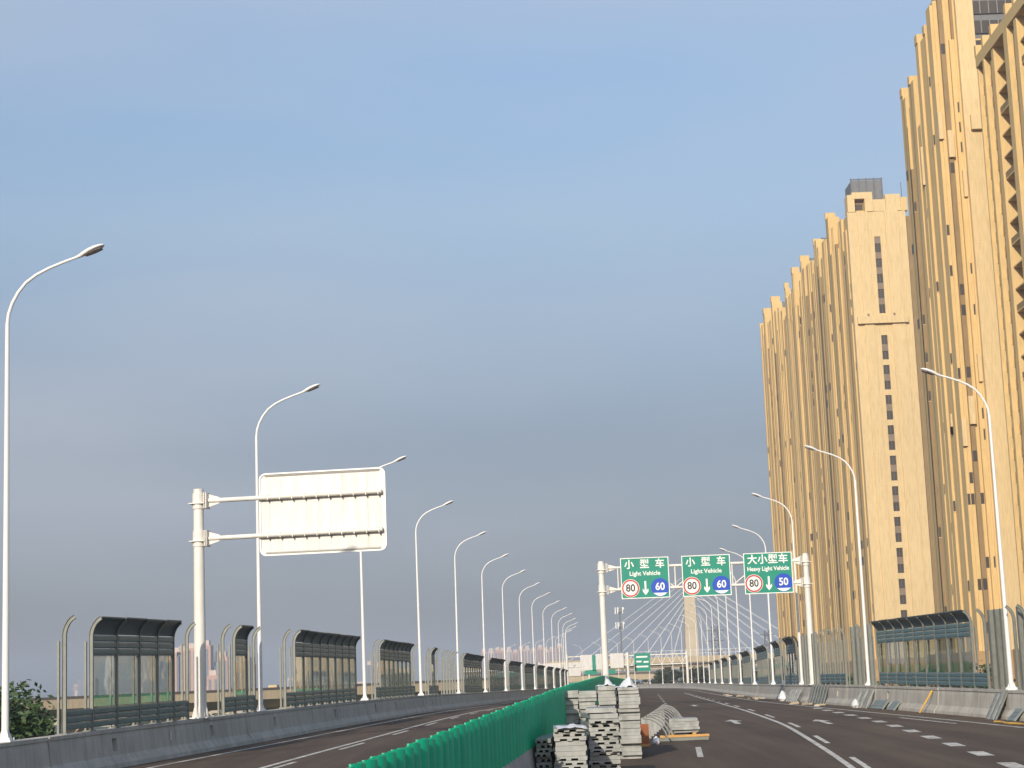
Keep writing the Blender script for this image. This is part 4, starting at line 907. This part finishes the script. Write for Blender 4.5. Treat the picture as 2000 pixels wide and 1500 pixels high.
for zz in (26.3, 32.6):
    MB().tube([(X, 800, zz), (X, 800, zz + .4)], 1.6, 10).build('platform', 'galvanised', tm)
    for k in range(5):
        th = k * 1.2566 + .4; MB().box(X + 1.9 * math.cos(th) - .22, X + 1.9 * math.cos(th) + .22, 800 + 1.9 * math.sin(th) - .15, 800 + 1.9 * math.sin(th) + .15, zz - .6, zz + 2.2).build('antenna', 'white_paint', tm)
def lattice(x, y, h, wd, label):
    r_ = thing('lattice_tower', (x, y, GROUND), label, 'lattice tower'); m_ = MB(); n_ = 9
    for i in range(n_):
        za, zb_ = GROUND + (h - GROUND) * i / n_, GROUND + (h - GROUND) * (i + 1) / n_; wa, wb = wd * (1 - .35 * i / n_), wd * (1 - .35 * (i + 1) / n_)
        ca = [(x + sx * wa, y + sy * wa, za) for sx, sy in ((-1, -1), (1, -1), (1, 1), (-1, 1))]; cb_ = [(x + sx * wb, y + sy * wb, zb_) for sx, sy in ((-1, -1), (1, -1), (1, 1), (-1, 1))]
        for j in range(4): m_.beam(ca[j], cb_[j], .3, .3); m_.beam(ca[j], cb_[(j + 1) % 4], .16, .16); m_.beam(ca[(j + 1) % 4], cb_[j], .16, .16); m_.beam(cb_[j], cb_[(j + 1) % 4], .16, .16)
    m_.build('lattice', 'steel_dark', r_)
    for k in range(3): MB().beam((x - wd * (2.2 - .3 * k), y, h - 2 - 5 * k), (x + wd * (2.2 - .3 * k), y, h - 2 - 5 * k), .4, .5).build('cross_arm', 'steel_dark', r_)
lattice(93.5, 900, 28, 2.2, 'dark lattice power tower beside the bridge pylon'); lattice(118.5, 900, 25, 1.6, 'faint lattice power tower next to the last golden tower')
bs = thing('blue_shed', (50, 420, GROUND), 'long shed with a bright blue roof below the far trees', 'shed')
MB().box(40, 62, 420, 430, GROUND, .4).build('wall', 'pinkish_white', bs); MB().loft([[(39.5, 419.5, .4), (39.5, 425, 2.1), (39.5, 430.5, .4)], [(62.5, 419.5, .4), (62.5, 425, 2.1), (62.5, 430.5, .4)]]).build('roof', 'roof_blue', bs)

# ------------------------------------------------------------------ trees
def tree(x, y, h, cr, label, group, leaf='leaf_green', n=2600, ls=.22, seed=1, squash=1.0):
    rnd = random.Random(seed); r_ = thing('tree', (x, y, GROUND), label, 'tree', group)
    H = h - GROUND; tr = MB().tube([(x, y, GROUND), (x + .1, y, GROUND + H * .35), (x - .05, y + .1, GROUND + H * .7), (x, y, h - H * .08)], [H * .022, H * .017, H * .011, H * .004], 8)
    cl = []
    for k in range(26):
        th = rnd.uniform(0, 6.283); t_ = rnd.random(); z = h - H * .08 - t_ * (cr * 2.0 * squash); rad = cr * (.25 + .75 * math.sin(min(1, t_ * 1.25 + .12) * math.pi * .62)) * rnd.uniform(.35, 1.0)
        c_ = Vector((x + rad * math.cos(th), y + rad * math.sin(th), z)); cl.append((c_, cr * rnd.uniform(.16, .34)))
        if k < 14: tr.tube([(x, y, max(GROUND + H * .3, z - cr * .6)), tuple(Vector((x, y, z)).lerp(c_, .6)), tuple(c_)], [H * .006, H * .004, H * .0015], 5)
    tr.build('trunk', 'bark', r_)
    lv = MB()
    for i in range(n):
        c_, r0 = cl[rnd.randrange(len(cl))]; d = Vector((rnd.gauss(0, 1), rnd.gauss(0, 1), rnd.gauss(0, .8))); d = d.normalized() * r0 * rnd.random() ** .45 * 1.25; p = c_ + d
        a = Vector((rnd.gauss(0, 1), rnd.gauss(0, 1), rnd.gauss(0, .6))).normalized(); b = a.cross(Vector((rnd.gauss(0, 1), rnd.gauss(0, 1), rnd.gauss(0, 1)))).normalized(); s_ = ls * rnd.uniform(.6, 1.3)
        lv.quad(p - a * s_, p + b * s_ * .45, p + a * s_, p - b * s_ * .45)
    me = bpy.data.meshes.new('crown'); me.from_pydata([(v[0] - x, v[1] - y, v[2] - GROUND) for v in lv.v], [], lv.f); me.materials.append(MATS[leaf]); link('crown', me, r_)
    return r_
tree(-20.4, 75, 4.15, 3.9, 'leafy green tree rising behind the parapet at the first lamp', None, n=14000, ls=.15, seed=3, squash=1.3)
tree(-24.5, 79, 3.4, 3.0, 'lower leafy tree tucked behind the first lamp pole', None, n=7000, ls=.15, seed=4, squash=1.2)
for i, (x, y, h) in enumerate(((-26, 128, -1.2), (-23.5, 132, -.6), (-28.5, 136, -1.6))): tree(x, y, h, 2.6, 'rounded green shrub below the side viaduct', 'shrubs below the side viaduct', n=1800, ls=.2, seed=20 + i)
rnd = random.Random(9)
for i in range(26):
    k = i / 25; y = 470 + rnd.uniform(0, 60); x = 33 + k * 46 + rnd.uniform(-1, 1); h = 5.6 + 3.8 * k + rnd.uniform(-1.3, 1.1)
    tree(x, y, h, rnd.uniform(3.6, 4.8), 'dark leafy tree in the belt beneath the bridge pylon', 'tree belt beneath the pylon', 'leaf_dark', 1300, .55, 40 + i, 1.25)
for i in range(9):
    tree(60 + i * 1.2, 240 + i * 24, rnd.uniform(2.5, 4.5), 3.2, 'green street tree between the sunlit parapet and golden towers', 'street trees below the golden towers', 'leaf_green', 1400, .4, 80 + i, 1.2)

rnd = random.Random(15)
for i in range(22):
    y = rnd.uniform(240, 620); u = rnd.uniform(20, 840); tree((u - 1023) / 3600 * y, y, rnd.uniform(-2.2, 1.6), rnd.uniform(3, 4.6), 'hazy roadside tree on the plain behind the side viaduct', 'trees on the plain', 'leaf_dark', 420, .7, 200 + i, 1.1)
# ------------------------------------------------------------------ stacked panels beside the median fence
def chan_mesh(wd, th, ln, notched=True, m='panel_grey', seed=0):
    sh = (0, .13, -.07)[seed % 3]
    """noise-screen panel lying flat: shell with ribs below so that its end shows two dark hollows"""
    b = th * .44; m_ = MB()
    prof = [(-wd / 2, th * .08), (-wd / 2 + .02, 0)]
    if notched:
        for c_ in (-.21 + sh, .17 + sh): prof += [(c_ * wd - wd * .11, 0), (c_ * wd - wd * .11, b), (c_ * wd + wd * .11, b), (c_ * wd + wd * .11, 0)]
    prof += [(wd / 2 - .02, 0), (wd / 2, th * .08), (wd / 2, th * .9), (-wd / 2, th * .9)]
    m_.loft([[(x, 0, z) for x, z in prof], [(x, ln, z) for x, z in prof]])
    return m_.mesh('stacked_panel', m)
rnd = random.Random(12)
ORD = ['first', 'second', 'third', 'fourth', 'fifth', 'sixth', 'seventh', 'eighth', 'ninth', 'tenth', 'eleventh', 'twelfth', 'thirteenth', 'fourteenth', 'fifteenth', 'sixteenth', 'seventeenth', 'eighteenth', 'nineteenth', 'twentieth']
def stack(xc, yf, wd, th, n_, ln, label, group, notched, m, rz=0.0, z0=None, jit=.02):
    """uneven pile of panels, each its own thing"""
    zz = deck(xc, yf) if z0 is None else z0; z = zz + .006
    for k in range(n_):
        t_ = th * rnd.choice((.8, .95, 1.0, 1.0, 1.1, 1.25)); wk = wd * rnd.uniform(.93, 1.02)
        me = chan_mesh(wk, t_, ln, notched and rnd.random() < .88, m, k)
        yy = yf + rnd.uniform(-.10, .10)
        o = link('stacked_panel', me, None, (xc + rnd.uniform(-jit, jit), yy, z), rz + rnd.uniform(-.02, .02)); z += t_ * .94
        tag(o, '%s, %s up from its foot' % (label, ORD[k]), 'panel', group)
    return z
hB = stack(1.68, 40.0, .66, .094, 16, 3.4, 'grey hollow-ended panel in the taller notched stack', 'panels in the taller notched stack', True, 'panel_grey')
hC = stack(.90, 38.0, .64, .094, 15, 3.4, 'grey hollow-ended panel in the film-topped stack', 'panels in the fence-side notched stack', True, 'panel_grey', -.02)
stack(.36, 38.4, .33, .094, 12, 3.4, 'dark shaded panel beside the green fence', 'shaded panels against the fence', True, 'panel_teal_or_shade', -.04)  # same panels in a darker colour, the fence's shade put into the paint
REAR = {}
for xc, n_, lab in ((2.74, 14, 'plain grey panel in the stack beside the lane'), (2.18, 14, 'plain grey panel in the second stack from the lane'), (1.66, 14, 'plain grey panel in the third stack from the lane'), (1.18, 14, 'plain grey panel in the rear fence-side stack')):
    REAR[lab] = stack(xc + .02, 49.2 + (0 if xc > 2.5 else .5), .55 if xc > 2.5 else .48, .100, n_ + 5, 3.0, lab, lab.replace('plain grey panel', 'panels'), False, 'panel_grey', -.03)
def film(name, pts, label, parent=None, seed=0):
    """crumpled wrapping film: a small draped grid with folds"""
    rnd2 = random.Random(seed); (x0, y0, z0), wx, wy, amp, spikes = pts; nx, ny = 9, 7; g = []
    for j in range(ny + 1):
        row = []
        for i in range(nx + 1):
            u, v = i / nx, j / ny; edge = max(abs(u - .5), abs(v - .5)) * 2
            z = z0 + .012 + amp * rnd2.random() ** 2 - (edge > .98) * rnd2.uniform(.0, .03)
            for su, sv_, sh in spikes: z += sh * max(0, 1 - math.hypot((u - su) * (8.0 if u < su else 3.0), (v - sv_) * 2.6)) ** 1.4
            row.append((x0 + (u - .5) * wx + rnd2.uniform(-.02, .02), y0 + v * wy + rnd2.uniform(-.03, .03), z))
        g.append(row)
    m_ = MB().loft(g, closed=False, caps=False); o = m_.build(name, 'film', None, False); so = o.modifiers.new('thickness', 'SOLIDIFY'); so.thickness = .006; tag(o, label, 'plastic film'); return o
RT = list(REAR.values())
kx = max((1, 2, 3), key=lambda q: RT[q])
film('plastic_film', (((0, 2.2, 1.68, 1.2)[kx], 49.72, RT[kx]), .5, 1.3, .03, [(.55, .3, .34)]), 'white plastic film with one tall peak on the rear stack', seed=2)
film('plastic_film', ((2.72, 49.22, RT[0]), .6, 1.2, .03, [(.6, .3, .34), (.4, .5, .22)]), 'white plastic film bunched on the stack next to the driving lane', seed=3)
film('plastic_film', ((.95, 37.8, hC), .62, 1.3, .03, [(.5, .4, .08)]), 'white plastic film draped on the stack nearest the green fence', seed=5)
# loose panels lying on the notched stacks
for k, (x, y, z, rz) in enumerate(((1.70, 40.1, hB + .004, .05), (1.62, 40.3, hB + .126, -.05))):
    tag(link('loose_panel', chan_mesh(.6, .11, 2.6, False, 'panel_grey' if k < 2 else 'green_grey'), None, (x, y, z), rz), ('flat grey panel lying first on the taller notched stack', 'flat grey panel topping the taller notched stack', 'greenish panel laid askew on the film-covered stack')[k], 'panel')
bp_ = MB().tube([(.58, 37.7, deck(.6, 37.7)), (.58, 37.7, deck(.6, 37.7) + .62), (.60, 37.7, deck(.6, 37.7) + .70), (.68, 37.72, deck(.6, 37.7) + .74)], .03, 8).build('bent_pipe', 'galvanised', None, True); tag(bp_, 'bent galvanised pipe propped against the notched stack', 'pipe')
# bent canopy ribs
for k in range(10):
    y = 57.5 + k * 1.75; x = fM(y) + 2.0 + .05 * k; z = deck(x, y)
    pts = [(x + .78 * math.sin(t_ * 1.35) + .02 * k, y + .1 * t_, z + .05 + .86 * math.cos(t_ * 1.35) - .14) for t_ in (0, .2, .4, .6, .8, 1.0)]
    m_ = MB()
    for o_s in (-.05, .05): m_.tube([(a, b + o_s, c_) for a, b, c_ in pts], .02, 6)
    for i in range(5): m_.beam(pts[i], pts[i + 1], .05, .012, up=(0, 1, 0))
    m_.beam((pts[0][0], pts[0][1], z), pts[0], .10, .03)
    tag(m_.build('curved_rib', 'panel_grey', None), 'curved steel canopy rib in the row set out on the roadway', 'rib', 'curved ribs on the roadway')
# small stack on timber, rust plate
stack(5.22, 61.6, .98, .095, 5, 1.8, 'short grey panel in the small stack on timber', 'panels in the small stack on timber', False, 'panel_grey', -.02, z0=deck(5.2, 61.6) + .13)
def plain(name, x0, x1, y0, y1, z0, z1, m, label, cat, group=None):
    c_ = .012; m_ = MB(); m_.loft([[(x0 + c_, y0, z0), (x1 - c_, y0, z0), (x1, y0, z0 + c_), (x1, y0, z1 - c_), (x1 - c_, y0, z1), (x0 + c_, y0, z1), (x0, y0, z1 - c_), (x0, y0, z0 + c_)], [(x0 + c_, y1, z0), (x1 - c_, y1, z0), (x1, y1, z0 + c_), (x1, y1, z1 - c_), (x1 - c_, y1, z1), (x0 + c_, y1, z1), (x0, y1, z1 - c_), (x0, y1, z0 + c_)]])
    return tag(m_.build(name, m), label, cat, group)
zb_ = deck(4.9, 59); plain('steel_channel', 4.15, 5.72, 58.6, 58.75, zb_ + .004, zb_ + .11, 'galvanised', 'long grey steel channel under a yellow timber', 'steel channel')
plain('timber_beam', 4.2, 5.74, 58.58, 58.78, zb_ + .113, zb_ + .185, 'timber', 'yellow timber beam laid on a grey channel', 'timber')
for x in (4.85, 5.55): plain('timber_bearer', x - .06, x + .06, 61.6, 63.2, deck(x, 62) - .02, deck(x, 62) + .127, 'timber', 'timber bearer under the small panel stack', 'timber', 'bearers under the small stack')
zr_ = deck(3.5, 55.6); plain('rust_plate', 3.36, 3.66, 55.6, 55.66, zr_ + .08, zr_ + .66, 'rust', 'rust-brown plate standing upright by the curved ribs', 'plate'); plain('timber_block', 3.34, 3.68, 55.5, 55.75, zr_ + .003, zr_ + .078, 'timber', 'short yellow timber block under the rust plate', 'timber')


# ------------------------------------------------------------------ things leaning on the sunlit parapet
def lean(y, ln, wd, th, m, label, cat, name, group=None, foot=.95, dy=0.0, n_slat=0):
    """flat piece leaning on the parapet: foot stands on the road, head rests on the parapet face"""
    x0 = fR(y) - .42 - foot * .42; z0 = deck(x0, y); top = Vector((fR(y) - .20, y + dy, z0 + min(ln, BT - .02))); a = Vector((x0, y, z0 + .01))
    d = (top - a).normalized(); b = a + d * ln; r_ = MB(); side_ = Vector((0, 1, 0)); nn = d.cross(side_).normalized()
    def pc(u0, u1, v0, v1, t0, t1):
        q = []
        for v in (v0, v1): q.append([tuple(a + side_ * u + d * v + nn * t_) for u, t_ in ((u0, t0), (u1, t0), (u1, t1), (u0, t1))])
        r_.loft(q)
    if n_slat:
        for k in range(n_slat): pc(-wd / 2, wd / 2, ln * k / n_slat + .006, ln * (k + 1) / n_slat - .006, -th * (1 if k % 2 else .8), 0)
        pc(-wd / 2 - .012, -wd / 2 - .001, 0, ln, -th * 1.1, .01); pc(wd / 2 + .001, wd / 2 + .012, 0, ln, -th * 1.1, .01)
    else:
        pc(-wd / 2, wd / 2, 0, ln, -th * .25, 0); pc(-wd / 2, -wd / 2 + .02, 0, ln, -th, -th * .251); pc(wd / 2 - .02, wd / 2, 0, ln, -th, -th * .251)
        for k in range(3): pc(-wd / 2 + .021, wd / 2 - .021, ln * (.2 + .3 * k), ln * (.2 + .3 * k) + .03, -th * .9, -th * .252)
    return tag(r_.build(name, m), label, cat, group)
for k in range(5): lean(68.6 + k * .26, 1.22 - .03 * k, .20, .07, 'panel_grey' if k % 2 else 'galvanised', 'pale steel channel leaning on the sunlit parapet under the wide noise screen end', 'steel channel', 'leaning_channel', 'leaning channels below the wide screen', dy=.35)
lean(67.2, .55, .9, .06, 'panel_teal_or_shade', 'blue-grey slatted panel propped low beside the leaning channels', 'panel', 'slatted_board', None, n_slat=3, foot=.6)
lean(65.2, .55, 1.0, .06, 'panel_teal_or_shade', 'blue-grey slatted panel propped low under the red drain slot', 'panel', 'slatted_board', None, n_slat=3, foot=.6)
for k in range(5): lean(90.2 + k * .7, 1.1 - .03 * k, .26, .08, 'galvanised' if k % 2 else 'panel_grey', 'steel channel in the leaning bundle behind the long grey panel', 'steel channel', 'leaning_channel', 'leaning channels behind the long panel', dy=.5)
lean(88.6, .52, 3.0, .06, 'panel_teal_or_shade', 'long blue-grey slatted panel propped low on the sunlit parapet', 'panel', 'slatted_board', None, n_slat=3, foot=.5)
lean(85.6, .50, 1.5, .06, 'panel_teal_or_shade', 'shorter blue-grey slatted panel next to the long one', 'panel', 'slatted_board', None, n_slat=3, foot=.5)
for k in range(6): lean(104.5 + k * 1.1, 1.12, .5, .05, 'galvanised', 'tall galvanised sheet leaning by the gantry column foot', 'steel sheet', 'leaning_sheet', 'sheets by the gantry foot', foot=.3)
for k in range(6): lean(114.5 + k * 1.0, .98, .34, .08, 'panel_grey', 'pale perforated channel leaning on the parapet past the gantry', 'steel channel', 'leaning_channel', 'leaning channels past the gantry', dy=.5)
def bag(x, y, s_, label):
    z = deck(x, y); rnd2 = random.Random(int(y * 10)); rings = []
    for t_, r0 in ((0, .7), (.25, 1.0), (.55, .85), (.8, .5), (1, .12)):
        rings.append([(x + s_ * .6 * r0 * math.cos(a * .628) * rnd2.uniform(.8, 1.15), y + s_ * r0 * math.sin(a * .628) * rnd2.uniform(.8, 1.15), z + .004 + s_ * 1.2 * t_ * rnd2.uniform(.93, 1.05)) for a in range(10)])
    return tag(MB().loft(rings).build('film_bag', 'film'), label, 'bag')
bag(3.95, 56.8, .2, 'small crumpled white film bundle between the rust plate and the curved ribs'); bag(fR(91) - .95, 91.8, .36, 'white film bag slumped at the end of the long grey panel'); bag(fR(121) - .75, 121.8, .55, 'large white film bag slumped against the parapet past the gantry')
ystk = 79.5; xx = fR(ystk) - .78
tag(MB().tube([(xx, ystk, deck(xx, ystk) + .01), (fR(ystk) - .25, ystk - .3, deck(xx, ystk) + .92)], [.03, .045], 8).build('yellow_stick', 'yellow_paint', None, True), 'yellow painted stick leaning alone on the sunlit parapet', 'stick')
sp_ = thing('strap', (fR(64) - 1.3, 64, deck(fR(64) - 1.3, 64)), 'orange-yellow strap lying on the road below the propped panels', 'strap')
MB().tube([(fR(66.2 - i * .45) - 1.55 + .08 * math.sin(i * 1.3), 66.2 - i * .45, deck(fR(66 - i * .45) - 1.5, 66.2 - i * .45) + .03) for i in range(9)], .035, 6).build('webbing', 'yellow_paint', sp_)
rnd = random.Random(77)
for i in range(18):
    y = rnd.uniform(95, 190); x = fR(y) - rnd.uniform(.75, 1.9); z = deck(x, y); s_ = rnd.uniform(.06, .18)
    a = rnd.uniform(0, 3.1); d = Vector((math.cos(a), math.sin(a), 0)) * s_ * 2; m_ = MB().beam(Vector((x, y, z + .05)) - d, Vector((x, y, z + .05)) + d, s_ * .8, .08)
    tag(m_.build('timber_scrap' if i % 3 else 'concrete_scrap', 'beige_concrete' if i % 3 else 'concrete'), 'small pale scrap lying along the foot of the sunlit parapet', 'scrap', 'scraps along the sunlit parapet')

# ------------------------------------------------------------------ haze
hzm = bpy.data.materials.new('haze_air'); hzm.use_nodes = True; t = hzm.node_tree; t.nodes.clear()
o_ = t.nodes.new('ShaderNodeOutputMaterial'); pv = t.nodes.new('ShaderNodeVolumePrincipled'); pv.inputs['Color'].default_value = (0.70, 0.80, 0.96, 1); pv.inputs['Density'].default_value = 0.00030; pv.inputs['Anisotropy'].default_value = 0.0
t.links.new(pv.outputs[0], o_.inputs['Volume'])
hb_ = MB().box(-5050, 5050, -650, 5050, GROUND - 1.0, 120); me = hb_.mesh('haze'); me.materials.append(hzm); tag(link('haze', me), kind='stuff')
